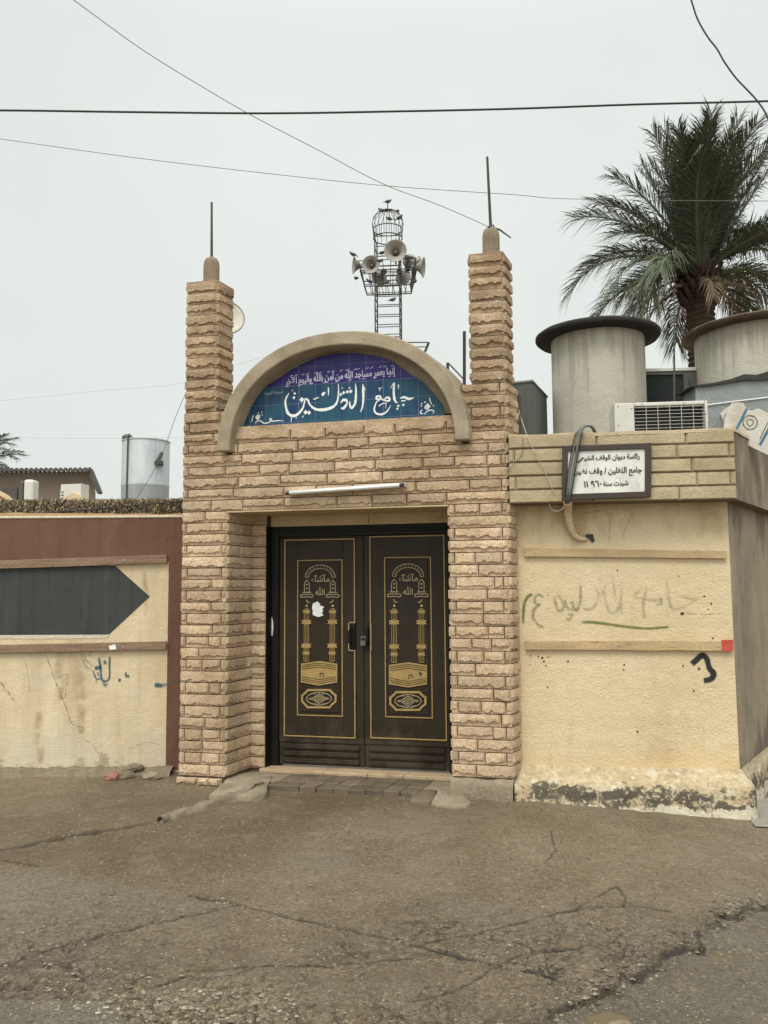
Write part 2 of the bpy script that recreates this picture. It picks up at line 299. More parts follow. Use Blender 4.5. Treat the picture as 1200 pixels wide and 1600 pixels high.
M['blackcable'] = mat('black_cable', [(.012,.012,.012),(.02,.02,.02)], 16, .6, .05, 80)
M['palecable'] = mat('pale_cable', [(.36,.32,.24),(.42,.38,.30)], 16, .6, .05, 80)
M['sleeve'] = mat('painted_sleeve', [(.50,.37,.22),(.60,.47,.31)], 12, .85, .3, 60, dirt=[((.25,.16,.08), 9, .6, .75, (1,1,1), .5)])
M['trunk'] = mat('palm_trunk', [(.045,.027,.016),(.075,.046,.028)], 14, .95, .6, 40, tone=True, dirt=[((.02,.014,.01), 8, .5, .65, (1,1,3), .7)])
M['frond'] = mat('palm_frond', [(.044,.058,.030),(.076,.090,.050),(.12,.125,.08)], 2.2, .6, 0, 30, tone=True, fine=.2)
M['deadfrond'] = mat('dead_palm_frond', [(.12,.085,.05),(.20,.15,.09)], 3, .8, 0, 30, tone=True)
M['farfrond'] = mat('far_palm_frond', [(.06,.075,.06),(.09,.105,.085)], 2.2, .7, 0, 30, tone=True, fine=.2)
M['mast'] = mat('dark_steel', [(.035,.035,.035),(.06,.058,.055)], 9, .6, .1, 80)
M['horn'] = mat('grey_horn', [(.25,.235,.205),(.34,.32,.285)], 8, .55, .05, 80, dirt=[((.15,.11,.08), 5, .55, .75, (1,1,1), .6)])
M['hornthroat'] = mat('brown_horn_throat', [(.13,.085,.06),(.18,.12,.085)], 8, .7, .05, 80)
M['pigeon'] = mat('pigeon_feathers', [(.045,.047,.05),(.09,.092,.095)], 16, .8, .1, 80)
M['dish'] = mat('dish_paint', [(.50,.46,.38),(.58,.54,.46)], 6, .6, .05, 80)
M['house'] = mat('far_brown_render', [(.135,.105,.08),(.17,.135,.105)], 1.2, .9, .2, 30, fine=.15)
M['tin'] = mat('dark_tin_roof', [(.05,.042,.036),(.08,.068,.058)], 3, .7, .2, 40)
M['reed'] = mat('dry_reed', [(.10,.078,.045),(.24,.185,.108),(.40,.315,.20)], 30, .95, .3, 60, tone=True, fine=.4)
M['mud'] = mat('ochre_mud', [(.26,.155,.07),(.33,.21,.10)], 6, .95, .5, 40, fine=.25)
M['limeedge'] = mat('pale_wall_top', [(.52,.45,.35),(.60,.53,.42)], 9, .9, .3, 60)
M['rock'] = mat('grey_rubble', [(.14,.105,.068),(.21,.165,.115)], 14, .95, .5, 40, fine=.25)
M['redrock'] = mat('pink_rubble', [(.22,.095,.07),(.29,.135,.10)], 14, .95, .4, 40)
M['pebble'] = mat('pebbles', [(.15,.12,.085),(.25,.205,.145),(.40,.355,.27)], 5, .9, .2, 60, tone=True)
M['lamp'] = mat('fluorescent_glass', [(.72,.73,.70),(.78,.79,.76)], 5, .3, 0, 60, fine=.04)
M['red'] = mat('red_paint', [(.42,.055,.035),(.50,.08,.05)], 14, .8, .2, 60, dirt=[((.2,.04,.03), 30, .55, .7, (1,1,2), .6)])
M['green'] = mat('green_spray', [(.115,.15,.032),(.14,.18,.045)], 9, .8, 0, 60, alpha=(.9, .42, 25, .6))
M['greenfade'] = mat('faded_green_spray', [(.21,.22,.10),(.25,.26,.13)], 9, .8, 0, 60, alpha=(.38, .5, 9, .06))
M['greenmid'] = mat('thin_green_spray', [(.17,.20,.075),(.20,.23,.10)], 9, .8, 0, 60, alpha=(.6, .5, 12, .2))
M['blue'] = mat('blue_spray', [(.012,.085,.13),(.02,.11,.16)], 9, .8, 0, 60, alpha=(.95, .42, 25, .62))
M['bluefade'] = mat('thin_blue_spray', [(.06,.13,.15),(.08,.15,.17)], 9, .8, 0, 60, alpha=(.6, .5, 25, .25))
M['blackspray'] = mat('black_spray', [(.01,.01,.011),(.016,.016,.017)], 9, .8, 0, 60, alpha=(1.0, .25, 25, .9))
M['hair'] = mat('hairline_crack', [(.12,.085,.05),(.16,.115,.07)], 9, .9, 0, 60, alpha=(.6, .5, 18, .0))
M['stain'] = mat('rain_stain', [(.32,.22,.12),(.36,.25,.14)], 9, .9, 0, 60, alpha=(.42, .5, 7, .0))
M['chalk'] = mat('chalk_scratch', [(.42,.38,.32),(.47,.43,.36)], 9, .9, 0, 60, alpha=(.5, .5, 18, .1))

def tile_material():
    m = bpy.data.materials.new('glazed_tiles'); m.use_nodes = True; nt = m.node_tree; N = nt.nodes; L = nt.links; bs = N['Principled BSDF']
    tc = N.new('ShaderNodeTexCoord'); sp = N.new('ShaderNodeSeparateXYZ'); L.new(tc.outputs['Object'], sp.inputs[0])
    def math_(op, a, b=None, c=None):
        n = N.new('ShaderNodeMath'); n.operation = op
        for i, v in enumerate((a, b, c)):
            if v is None: continue
            if isinstance(v, (int, float)): n.inputs[i].default_value = v
            else: L.new(v, n.inputs[i])
        return n.outputs[0]
    def rmp(src, lo, hi, c0, c1):
        r = N.new('ShaderNodeValToRGB'); L.new(src, r.inputs[0]); e = r.color_ramp.elements
        e[0].position = lo; e[0].color = (*c0,1); e[1].position = hi; e[1].color = (*c1,1); return r.outputs[0]
    def mix(f, a, b):
        x = N.new('ShaderNodeMix'); x.data_type = 'RGBA'
        if isinstance(f, (int, float)): x.inputs[0].default_value = f
        else: L.new(f, x.inputs[0])
        for s_, v in ((6,a),(7,b)):
            if isinstance(v, tuple): x.inputs[s_].default_value = (*v,1)
            else: L.new(v, x.inputs[s_])
        return x.outputs[2]
    nz = N.new('ShaderNodeTexNoise'); nz.inputs['Scale'].default_value = 7; nz.inputs['Detail'].default_value = 7; L.new(tc.outputs['Object'], nz.inputs['Vector'])
    mp = N.new('ShaderNodeMapping'); mp.inputs['Scale'].default_value = (9,1,1.2); L.new(tc.outputs['Object'], mp.inputs[0])
    nb = N.new('ShaderNodeTexNoise'); nb.inputs['Scale'].default_value = 3.5; nb.inputs['Detail'].default_value = 6; L.new(mp.outputs[0], nb.inputs['Vector'])
    teal = mix(rmp(nz.outputs[0], .42, .62, (0,0,0), (1,1,1)), (.006,.058,.105), (.004,.026,.095))
    teal = mix(rmp(nb.outputs[0], .45, .75, (0,0,0), (.7,.7,.7)), teal, (.012,.085,.115))
    purp = mix(rmp(nz.outputs[0], .38, .65, (0,0,0), (1,1,1)), (.014,.010,.105), (.024,.013,.150))
    top = math_('GREATER_THAN', sp.outputs[2], TILE_SPLIT)
    c = mix(top, teal, purp)
    fx = math_('FRACT', math_('DIVIDE', math_('SUBTRACT', sp.outputs[0], TILE_X), .150)); gx = math_('LESS_THAN', math_('ABSOLUTE', math_('SUBTRACT', fx, .5)), .491)
    fz = math_('FRACT', math_('DIVIDE', math_('SUBTRACT', sp.outputs[2], TILE_SPLIT), .158)); gz = math_('LESS_THAN', math_('ABSOLUTE', math_('SUBTRACT', fz, .5)), .491)
    inside = math_('MULTIPLY', gx, gz)
    fade = math_('MULTIPLY', math_('SUBTRACT', 1.0, inside), math_('ADD', .12, math_('MULTIPLY', rmp(nz.outputs[0], .4, .62, (0,0,0), (1,1,1)), .5)))
    c = mix(fade, c, (.34,.38,.44))
    L.new(c, bs.inputs['Base Color']); bs.inputs['Roughness'].default_value = .38; bs.inputs['Specular IOR Level'].default_value = .3
    b = N.new('ShaderNodeBump'); b.inputs['Strength'].default_value = .5; b.inputs['Distance'].default_value = .006; L.new(inside, b.inputs['Height']); L.new(b.outputs[0], bs.inputs['Normal'])
    return m

# ------------------------------------------------------------------ Arabic lettering
_F = {'ا':'FE8D FE8E','أ':'FE83 FE84','إ':'FE87 FE88','آ':'FE81 FE82','ئ':'FE89 FE8A FE8B FE8C','ء':'FE80','ة':'FE93 FE94','د':'FEA9 FEAA','ر':'FEAD FEAE','و':'FEED FEEE'}
_F = {k: v.split() for k, v in _F.items()}
for ch, b in dict(ب='FE8F',ت='FE95',ث='FE99',ج='FE9D',خ='FEA5',س='FEB1',ش='FEB5',ظ='FEC5',ع='FEC9',ف='FED1',ق='FED5',ل='FEDD',م='FEE1',ن='FEE5',ه='FEE9',ي='FEF1').items():
    _F[ch] = ['%X' % (int(b,16)+i) for i in range(4)]
def shape(s):
    s = s.replace('بالله', '\ufe91\ufdf2').replace('الله', '\ufdf2'); o = []; i = 0; prev = False
    while i < len(s):
        c = s[i]
        if c not in _F: o.append(c); prev = False; i += 1; continue
        if c == 'ل' and i+1 < len(s) and s[i+1] in 'اآ':
            o.append(chr({'ا':0xFEFB,'آ':0xFEF5}[s[i+1]] + (1 if prev else 0))); prev = False; i += 2; continue
        f = _F[c]; nx = i+1 < len(s) and len(_F.get(s[i+1], '')) > 1 and len(f) == 4
        o.append(chr(int(f[(3 if nx else 1) if prev else (2 if nx else 0)], 16))); prev = nx; i += 1
    return ''.join(reversed(o))
def lettering(text, place, mb, bold=.0, m=0, raw=False, tight=1.0):  # place(s, t): s 0..1 along the line, t height in units of the line's length
    cu = bpy.data.curves.new('text', 'FONT'); cu.body = text if raw else shape(text); cu.size = 1; cu.offset = bold; cu.resolution_u = 3; cu.space_character = tight
    o = bpy.data.objects.new('text', cu); COL.objects.link(o)
    dg = bpy.context.evaluated_depsgraph_get(); dg.update(); me = bpy.data.meshes.new_from_object(o.evaluated_get(dg))
    vs = [v.co.copy() for v in me.vertices]; fs = [list(p.vertices) for p in me.polygons]
    bpy.data.objects.remove(o); bpy.data.curves.remove(cu); bpy.data.meshes.remove(me)
    x0 = min(v.x for v in vs); x1 = max(v.x for v in vs)
    mb.add([place((v.x-x0)/(x1-x0), v.y/(x1-x0)) for v in vs], fs, m)

# ------------------------------------------------------------------ ground
def vnoise(x, y, seed=0):
    xi = np.floor(x).astype(np.int64); yi = np.floor(y).astype(np.int64); fx = x-xi; fy = y-yi
    def h(a, b):
        n = (a*374761393 + b*668265263 + seed*982451653) & 0x7fffffff; n = ((n ^ (n >> 13))*1274126177) & 0x7fffffff
        return ((n ^ (n >> 16)) & 0xffff)/65535.0
    sx = fx*fx*(3-2*fx); sy = fy*fy*(3-2*fy)
    return (h(xi,yi)*(1-sx)+h(xi+1,yi)*sx)*(1-sy)+(h(xi,yi+1)*(1-sx)+h(xi+1,yi+1)*sx)*sy
def fbm(x, y, sc, o=4, seed=0):
    r = 0; a = .5
    for k in range(o): r = r + a*vnoise(x*sc, y*sc, seed+k); sc *= 2.03; a *= .5
    return r
def gp(pts): return [(g.x, g.y) for g in (gnd(*p) for p in pts)]
def pl_dist(x, y, pts):
    d = np.full(x.shape, 9e9)
    for (ax, ay), (bx, by) in zip(pts[:-1], pts[1:]):
        dx, dy = bx-ax, by-ay; t = np.clip(((x-ax)*dx+(y-ay)*dy)/(dx*dx+dy*dy), 0, 1)
        d = np.minimum(d, np.hypot(x-ax-t*dx, y-ay-t*dy))
    return d
def inside(x, y, poly):
    r = np.zeros(x.shape, bool); n = len(poly)
    for i in range(n):
        (ax, ay), (bx, by) = poly[i], poly[(i+1) % n]
        r ^= ((ay > y) != (by > y)) & (x < (bx-ax)*(y-ay)/(by-ay+1e-12)+ax)
    return r
CR = [  # cracks: pixels traced, half width (m), depth (m)
 ([(-40,1521),(0,1510),(60,1490),(150,1463),(240,1443),(300,1430),(370,1413)], .012, .022),
 ([(300,1398),(370,1411),(450,1432),(530,1450),(600,1463),(660,1481),(780,1506),(880,1532)], .011, .020),
 ([(-60,1338),(0,1328),(80,1312),(150,1300),(230,1288)], .035, .040),
 ([(-20,1340),(30,1347),(60,1353)], .008, .01),
 ([(665,1470),(725,1460),(800,1445),(850,1430),(900,1420),(950,1413),(990,1410),(1050,1415)], .008, .012),
 ([(780,1507),(815,1490),(880,1482),(940,1475),(1000,1475)], .010, .014),
 ([(780,1507),(725,1538),(690,1555),(640,1566)], .010, .016),
 ([(900,1420),(930,1398),(965,1380)], .006, .008),
 ([(965,1380),(978,1400),(975,1412)], .006, .008),
 ([(20,1560),(60,1520),(75,1505),(100,1510),(130,1518)], .008, .012),
 ([(290,1514),(350,1513),(420,1508),(480,1508),(520,1510)], .010, .016),
 ([(230,1545),(270,1532),(300,1522)], .010, .014),
 ([(150,1415),(165,1402),(185,1393)], .007, .008),
 ([(860,1210+86),(868,1330),(850,1350)], .005, .006),
 ([(535,1505),(570,1505),(600,1500),(640,1497)], .010, .013),
]
CRG = [(gp(p), a, b) for p, a, b in CR]
EDGE = gp([(1300,1375),(1200,1391),(1165,1398),(1140,1413),(1110,1430),(1080,1460),(1040,1485),(1010,1505),(970,1530),(940,1541),(900,1556),(870,1576),(845,1602),(820,1640),(800,1680)])
ROAD = EDGE + [(2.6, 1.0), (8, 1.0), (8, EDGE[0][1])]
PATCH = gp([(-60,1556),(0,1560),(90,1560),(172,1562),(183,1580),(192,1605),(205,1660),(-60,1660)])
PATCH2 = gp([(-200,1342),(80,1362),(300,1401),(366,1412),(300,1428),(150,1462),(0,1508),(-200,1560)])
PUD = [(gnd(1125,1464), .13, .06), (gnd(950,1571), .12, .075), (gnd(1115,1470), .10, .03)]
def ground_fields(x, y):
    jx = (fbm(x,y,13,4,11)-.45)*.06; jy = (fbm(x,y,13,4,21)-.45)*.06
    X, Y = x+jx, y+jy
    crack = np.zeros(x.shape); z = -.055*np.clip(x-1.0, 0, 3)
    z = z + (fbm(x,y,1.3,3,5)-.45)*.02 + (fbm(x,y,14,4,6)-.45)*.012
    z = np.where(y > 7.0, z*np.clip(1-(y-7.0)/1.5, 0, 1)+0, z)
    for ci, (p, wd, dp) in enumerate(CRG):
        d = pl_dist(x+(X-x)*.45, y+(Y-y)*.45, p); w_ = wd*((.42 if ci < 3 else .14)+1.25*vnoise(x*17,y*17,31)*(.5+vnoise(x*4,y*4,33))); g = np.exp(-(d/w_)**4)
        crack = np.maximum(crack, g); z = z - dp*.7*g + dp*.35*np.exp(-((d-w_*1.3)/(w_*.8))**2)*(vnoise(x*30,y*30,37)-.3)
    ex = x+(fbm(x,y,11,5,12)-.45)*.17; ey = y+(fbm(x,y,11,5,22)-.45)*.13; de = pl_dist(ex, ey, EDGE); ins = inside(ex, ey, ROAD)
    sd_ = np.where(ins, de, -de)
    road = np.clip(sd_/.02+.5, 0, 1)
    z = z - .030*np.clip((sd_+.010)/.02, 0, 1)
    rub = np.exp(-((sd_+.03)/.06)**2)                        # crumbled lip of the upper layer
    z = z + rub*(fbm(x,y,26,3,41)-.5)*.06
    crack = np.maximum(crack, np.exp(-(np.abs(sd_-.002)/(.003+.024*vnoise(x*12,y*12,77)**1.5))**3)*np.clip(.2+1.5*fbm(x,y,14,3,3),0,1))
    patch = np.clip(np.where(inside(X, Y, PATCH), 1, -1)*pl_dist(X, Y, PATCH+PATCH[:1])/.03+.5, 0, 1)
    p2 = np.clip(np.where(inside(X, Y, PATCH2), 1, -1)*pl_dist(X, Y, PATCH2+PATCH2[:1])/.10+.4, 0, 1)
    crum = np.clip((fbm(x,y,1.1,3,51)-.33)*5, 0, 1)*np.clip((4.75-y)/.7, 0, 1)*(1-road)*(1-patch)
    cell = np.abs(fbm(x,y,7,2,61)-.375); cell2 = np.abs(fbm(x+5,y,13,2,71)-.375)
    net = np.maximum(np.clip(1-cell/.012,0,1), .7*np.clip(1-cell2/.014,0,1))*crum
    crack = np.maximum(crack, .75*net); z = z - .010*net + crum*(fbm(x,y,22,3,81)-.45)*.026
    rough_edge = np.clip(1.4-np.hypot((y-3.42)/.26, (x+.80)/.50)+.9*(fbm(x,y,5,4,95)-.45), 0, 1)*(1-patch)      # a broken strip of old surface
    z = z + rough_edge*(fbm(x,y,24,3,91)-.45)*.035
    wet = np.clip((fbm(x,y,.9,3,15)-.38)*3, 0, 1)*np.clip((y-3.9)/1.2, 0, 1)
    for c, a, b in PUD:
        q = ((x-c.x)/a)**2+((y-c.y)/b)**2; z = z - .024*np.exp(-q)
    return z, crack, road, np.maximum(patch, .55*p2), wet, crum*(1-.6*p2), rough_edge
def build_ground():
    xs = np.concatenate([[-300,-120,-50,-20,-12,-8,-6,-5], np.arange(-4.4, 4.0, .0115), [4.2,4.6,5.5,7,10,16,40,120,300]])
    ys = [2.75]
    while ys[-1] < 8.6: ys.append(ys[-1] + max(.006, ys[-1]**2*6.2e-4))
    ys = np.array([-150,-40,-10,0,1.5,2.3] + ys + [9,10,12,15,20,30,50,100,250,700])
    X, Y = np.meshgrid(xs, ys); x = X.ravel(); y = Y.ravel()
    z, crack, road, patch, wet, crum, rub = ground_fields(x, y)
    nx, ny = len(xs), len(ys); i = np.arange(nx*ny).reshape(ny, nx)
    f = np.stack([i[:-1,:-1], i[:-1,1:], i[1:,1:], i[1:,:-1]], -1).reshape(-1, 4)
    me = bpy.data.meshes.new('ground'); me.vertices.add(nx*ny); me.vertices.foreach_set('co', np.stack([x,y,z],1).ravel())
    me.loops.add(f.size); me.loops.foreach_set('vertex_index', f.ravel()); me.polygons.add(len(f))
    me.polygons.foreach_set('loop_start', np.arange(0, f.size, 4)); me.polygons.foreach_set('use_smooth', [True]*len(f))
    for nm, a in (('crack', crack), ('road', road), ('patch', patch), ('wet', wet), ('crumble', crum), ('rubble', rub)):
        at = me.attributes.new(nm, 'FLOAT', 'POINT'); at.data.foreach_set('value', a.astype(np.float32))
    me.update(); me.validate()
    m = bpy.data.materials.new('worn_asphalt'); m.use_nodes = True; nt = m.node_tree; N = nt.nodes; L = nt.links; bs = N['Principled BSDF']
    tc = N.new('ShaderNodeTexCoord')
    def nz(sc, d=6, rg=.6):
        n = N.new('ShaderNodeTexNoise'); n.inputs['Scale'].default_value = sc; n.inputs['Detail'].default_value = d; n.inputs['Roughness'].default_value = rg; L.new(tc.outputs['Object'], n.inputs['Vector']); return n.outputs[0]
    def rp(src, lo, hi, c0=(0,0,0), c1=(1,1,1)):
        r = N.new('ShaderNodeValToRGB'); L.new(src, r.inputs[0]); e = r.color_ramp.elements; e[0].position = lo; e[0].color = (*c0,1); e[1].position = hi; e[1].color = (*c1,1); return r.outputs[0]
    def mix(fa, a, b, mode='MIX'):
        q = N.new('ShaderNodeMix'); q.data_type = 'RGBA'; q.blend_type = mode
        if isinstance(fa, (int,float)): q.inputs[0].default_value = fa
        else: L.new(fa, q.inputs[0])
        for s_, v in ((6,a),(7,b)):
            if isinstance(v, tuple): q.inputs[s_].default_value = (*v,1)
            else: L.new(v, q.inputs[s_])
        return q.outputs[2]
    def at(nm): a = N.new('ShaderNodeAttribute'); a.attribute_name = nm; return a.outputs['Fac']
    def mul(a, k):
        q = N.new('ShaderNodeMath'); q.operation = 'MULTIPLY'; L.new(a, q.inputs[0])
        if isinstance(k, (int,float)): q.inputs[1].default_value = k
        else: L.new(k, q.inputs[1])
        return q.outputs[0]
    c = mix(rp(nz(.8), .35, .65), (.150,.112,.068), (.205,.158,.104))
    c = mix(rp(nz(2.7), .45, .7), c, (.220,.175,.120))
    c = mix(mul(at('wet'), .85), c, (.095,.063,.030))
    c = mix(mul(at('road'), .9), c, mix(rp(nz(1.5), .35, .65), (.120,.100,.074), (.152,.130,.100)))
    c = mix(mul(at('patch'), .85), c, (.165,.155,.130))
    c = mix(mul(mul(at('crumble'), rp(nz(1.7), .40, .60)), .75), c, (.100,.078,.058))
    c = mix(mul(mul(at('crumble'), rp(nz(16, 7, .7), .48, .62)), .75), c, (.235,.195,.138))  # dark and pale blotches paint relief shading into the crumbled zone
    c = mix(mul(at('rubble'), .8), c, mix(rp(nz(38, 6, .7), .42, .60), (.10,.078,.048), (.37,.305,.19)))
    c = mix(1.0, c, rp(nz(45, 8, .75), .28, .72, (.38,.37,.36), (1.62,1.6,1.54)), 'MULTIPLY')
    c = mix(1.0, c, rp(nz(160, 4, .7), .3, .7, (.6,.6,.6), (1.36,1.36,1.34)), 'MULTIPLY')
    for sc, th, col, k, dn_ in ((48, .13, (.44,.40,.33), .75, .86), (95, .20, (.36,.32,.25), .75, .70), (130, .26, (.42,.39,.34), .7, .72), (70, .22, (.045,.036,.026), .75, .66), (36, .20, (.06,.046,.032), .55, .78), (21, .135, (.40,.345,.26), .7, .82), (17, .20, (.055,.042,.027), .6, .80), (27, .16, (.30,.245,.165), .6, .74), (31, .21, (.36,.30,.215), .62, .64), (25, .20, (.062,.046,.028), .62, .66), (14, .15, (.34,.29,.21), .6, .84)):
        vo = N.new('ShaderNodeTexVoronoi'); vo.inputs['Scale'].default_value = sc; L.new(tc.outputs['Object'], vo.inputs['Vector'])
        sp = N.new('ShaderNodeSeparateColor'); L.new(vo.outputs['Color'], sp.inputs[0])
        f_ = mul(rp(vo.outputs['Distance'], th, th+.06, (1,1,1), (0,0,0)), rp(sp.outputs[0], dn_, dn_+.02))
        c = mix(mul(f_, k), c, col)
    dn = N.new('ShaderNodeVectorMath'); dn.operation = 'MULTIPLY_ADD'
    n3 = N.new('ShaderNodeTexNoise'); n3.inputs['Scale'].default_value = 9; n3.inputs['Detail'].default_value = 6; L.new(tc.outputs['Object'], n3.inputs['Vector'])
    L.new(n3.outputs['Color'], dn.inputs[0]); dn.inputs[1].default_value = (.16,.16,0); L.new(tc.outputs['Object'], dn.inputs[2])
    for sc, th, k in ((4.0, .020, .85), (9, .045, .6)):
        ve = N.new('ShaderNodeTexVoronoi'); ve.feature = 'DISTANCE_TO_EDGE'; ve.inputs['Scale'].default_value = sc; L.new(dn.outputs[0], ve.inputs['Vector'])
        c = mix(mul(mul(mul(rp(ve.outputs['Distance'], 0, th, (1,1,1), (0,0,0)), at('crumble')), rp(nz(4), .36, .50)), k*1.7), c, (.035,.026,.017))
    c = mix(mul(rp(nz(24, 7, .7), .58, .68), .55), c, (.055,.042,.027))
    c = mix(mul(rp(nz(11, 8, .72), .54, .68), .5), c, (.085,.064,.040))
    c = mix(mul(rp(nz(5, 7, .7), .54, .70), .5), c, (.285,.23,.165))
    c = mix(mul(rp(nz(1.3, 6, .65), .52, .68), .45), c, (.20,.175,.14))
    c = mix(mul(rp(nz(2.1, 7, .7), .56, .72), .5), c, (.095,.068,.040))
    c = mix(mul(at('crack'), .9), c, (.022,.017,.011))
    c = mix(1.0, c, (1.17,1.14,1.09), 'MULTIPLY')
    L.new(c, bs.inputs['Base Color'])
    r = mix(mul(at('wet'), .6), rp(nz(3), .35, .65, (.46,)*3, (.72,)*3), (.30,.30,.30)); L.new(r, bs.inputs['Roughness']); bs.inputs['Specular IOR Level'].default_value = .5
    b = N.new('ShaderNodeBump'); b.inputs['Strength'].default_value = 1.0; b.inputs['Distance'].default_value = .03; L.new(nz(42, 9, .85), b.inputs['Height']); L.new(b.outputs[0], bs.inputs['Normal'])
    me.materials.append(m)
    o = bpy.data.objects.new('ground', me); COL.objects.link(o)
    tag(o, 'worn cracked brown grey asphalt yard in front of the gateway', 'ground', kind='structure')
build_ground()
def gz(x, y): return float(ground_fields(np.array([x]), np.array([y]))[0][0])

mb = MB(); c0_ = gnd(1166,1278); rng = random.Random(2); vs = []
for i in range(12):
    for j in range(8):
        x = 2.66+.10*i+.03*j; y = 6.15+.22*j; vs.append((x+.02*mnoise.noise(Vector((x*4,y*4,0))), y, -.055*(x-1)+.004+.010*mnoise.noise(Vector((x*5,y*5,3)))))
mb.add(vs, [(i*8+j, (i+1)*8+j, (i+1)*8+j+1, i*8+j+1) for i in range(11) for j in range(7)])
tag(mb.build('pavement', mat('pale_pavement', [(.21,.185,.15),(.28,.25,.21)], 5, .9, .5, 50, fine=.25), smooth=True), 'pale cement pavement along the street side of the stucco building', 'pavement', kind='structure')

# puddles: thin water sheets lying in the dips
pm = bpy.data.materials.new('muddy_water'); pm.use_nodes = True; b_ = pm.node_tree.nodes['Principled BSDF']
b_.inputs['Base Color'].default_value = (.105,.082,.047,1); b_.inputs['Roughness'].default_value = .10; b_.inputs['Specular IOR Level'].default_value = .3
for k, (c, a, b) in enumerate(PUD[:2]):
    mb = MB(); zz = min(gz(c.x+a*u_, c.y+b*v_) for u_ in (-.4,0,.4) for v_ in (-.4,0,.4))+.009; n = 40; ring = []
    for j in range(n):
        t = 2*math.pi*j/n; q = 1+.35*(mnoise.noise(Vector((math.cos(t)*1.3, math.sin(t)*1.3, k*5.1)))) + .12*mnoise.noise(Vector((math.cos(t)*4, math.sin(t)*4, k*3.)))
        ring.append((c.x+a*.8*q*math.cos(t), c.y+b*1.5*q*math.sin(t), zz))
    mb.add(ring, [list(range(n))])
    tag(mb.build('puddle', pm), ['shallow muddy puddle below the broken asphalt edge, farther one', 'shallow muddy puddle nearest the viewer at the broken asphalt edge'][k], 'puddle', 'puddles on the road', 'structure')

# loose chips and pebbles
def pebbles():
    rng = random.Random(3); mb = MB(); pts = []
    while len(pts) < 4200:
        px, py = rng.uniform(-60, 1260), 1225+375*rng.random()**.8
        g = gnd(px, py); 
        if g.y > 7.4: continue
        if abs(g.x+.0) < 1.2 and g.y > 6.55: continue
        pts.append(g)
    z = ground_fields(np.array([p.x for p in pts]), np.array([p.y for p in pts]))[0]
    for p, zz in zip(pts, z):
        r = .0016+.0052*rng.random()**4
        t = rng.choice([.35,.5,.6,.8,.9,1.0,1.1,1.2,1.35]) if r < .005 else rng.choice([.4,.6,.8,.95]); a = rng.uniform(0, 6.3); s = [r*rng.uniform(.7,1.3) for _ in range(3)]
        m = Matrix.Rotation(a, 3, 'Z') @ Matrix.Diagonal((s[0]*1.3, s[1], s[2]*.6))
        vs = [m @ Vector(v) + Vector((p.x, p.y, zz+r*.2)) for v in ((1,0,0),(.3,.9,.1),(-.8,.6,0),(-.9,-.5,.1),(.2,-1,0),(.1,.1,.9),(-.4,-.2,.8))]
        mb.add(vs, [(0,1,5),(1,2,5),(2,6,5),(2,3,6),(3,4,6),(4,5,6),(4,0,5)], 0, t)
    ed = []
    for k_ in range(1100):
        i = rng.randrange(len(EDGE)-1); a_, b_ = EDGE[i], EDGE[i+1]; t = rng.random(); ed.append((a_[0]+(b_[0]-a_[0])*t+rng.gauss(-.02,.05), a_[1]+(b_[1]-a_[1])*t+rng.gauss(.015,.045), rng.choice([.25,.3,.35,.4,.5,.7])))
    for k_ in range(700): ed.append((rng.gauss(-.80,.26), rng.gauss(3.42,.12), rng.choice([.4,.5,.6,.75,.9,1.05])))
    for k_ in range(160):
        p = CRG[rng.choice([0,1,2,9,10])][0]; i = rng.randrange(len(p)-1); t = rng.random(); ed.append((p[i][0]+(p[i+1][0]-p[i][0])*t+rng.gauss(0,.03), p[i][1]+(p[i+1][1]-p[i][1])*t+rng.gauss(0,.03), rng.choice([.3,.4,.6,.9])))
    z2 = ground_fields(np.array([p[0] for p in ed]), np.array([p[1] for p in ed]))[0]
    for (x_, y_, t), zz in zip(ed, z2):
        r = .003+.010*rng.random()**3; s = [r*rng.uniform(.7,1.3) for _ in range(3)]; m = Matrix.Rotation(rng.uniform(0,6.3), 3, 'Z') @ Matrix.Diagonal((s[0]*1.3, s[1], s[2]*.7))
        vs = [m @ Vector(v) + Vector((x_, y_, zz+r*.15)) for v in ((1,0,0),(.3,.9,.1),(-.8,.6,0),(-.9,-.5,.1),(.2,-1,0),(.1,.1,.9),(-.4,-.2,.8))]
        mb.add(vs, [(0,1,5),(1,2,5),(2,6,5),(2,3,6),(3,4,6),(4,5,6),(4,0,5)], 0, t)
    tag(mb.build('gravel', M['pebble']), 'pale chips and pebbles scattered over the asphalt', 'gravel', kind='stuff')
pebbles()

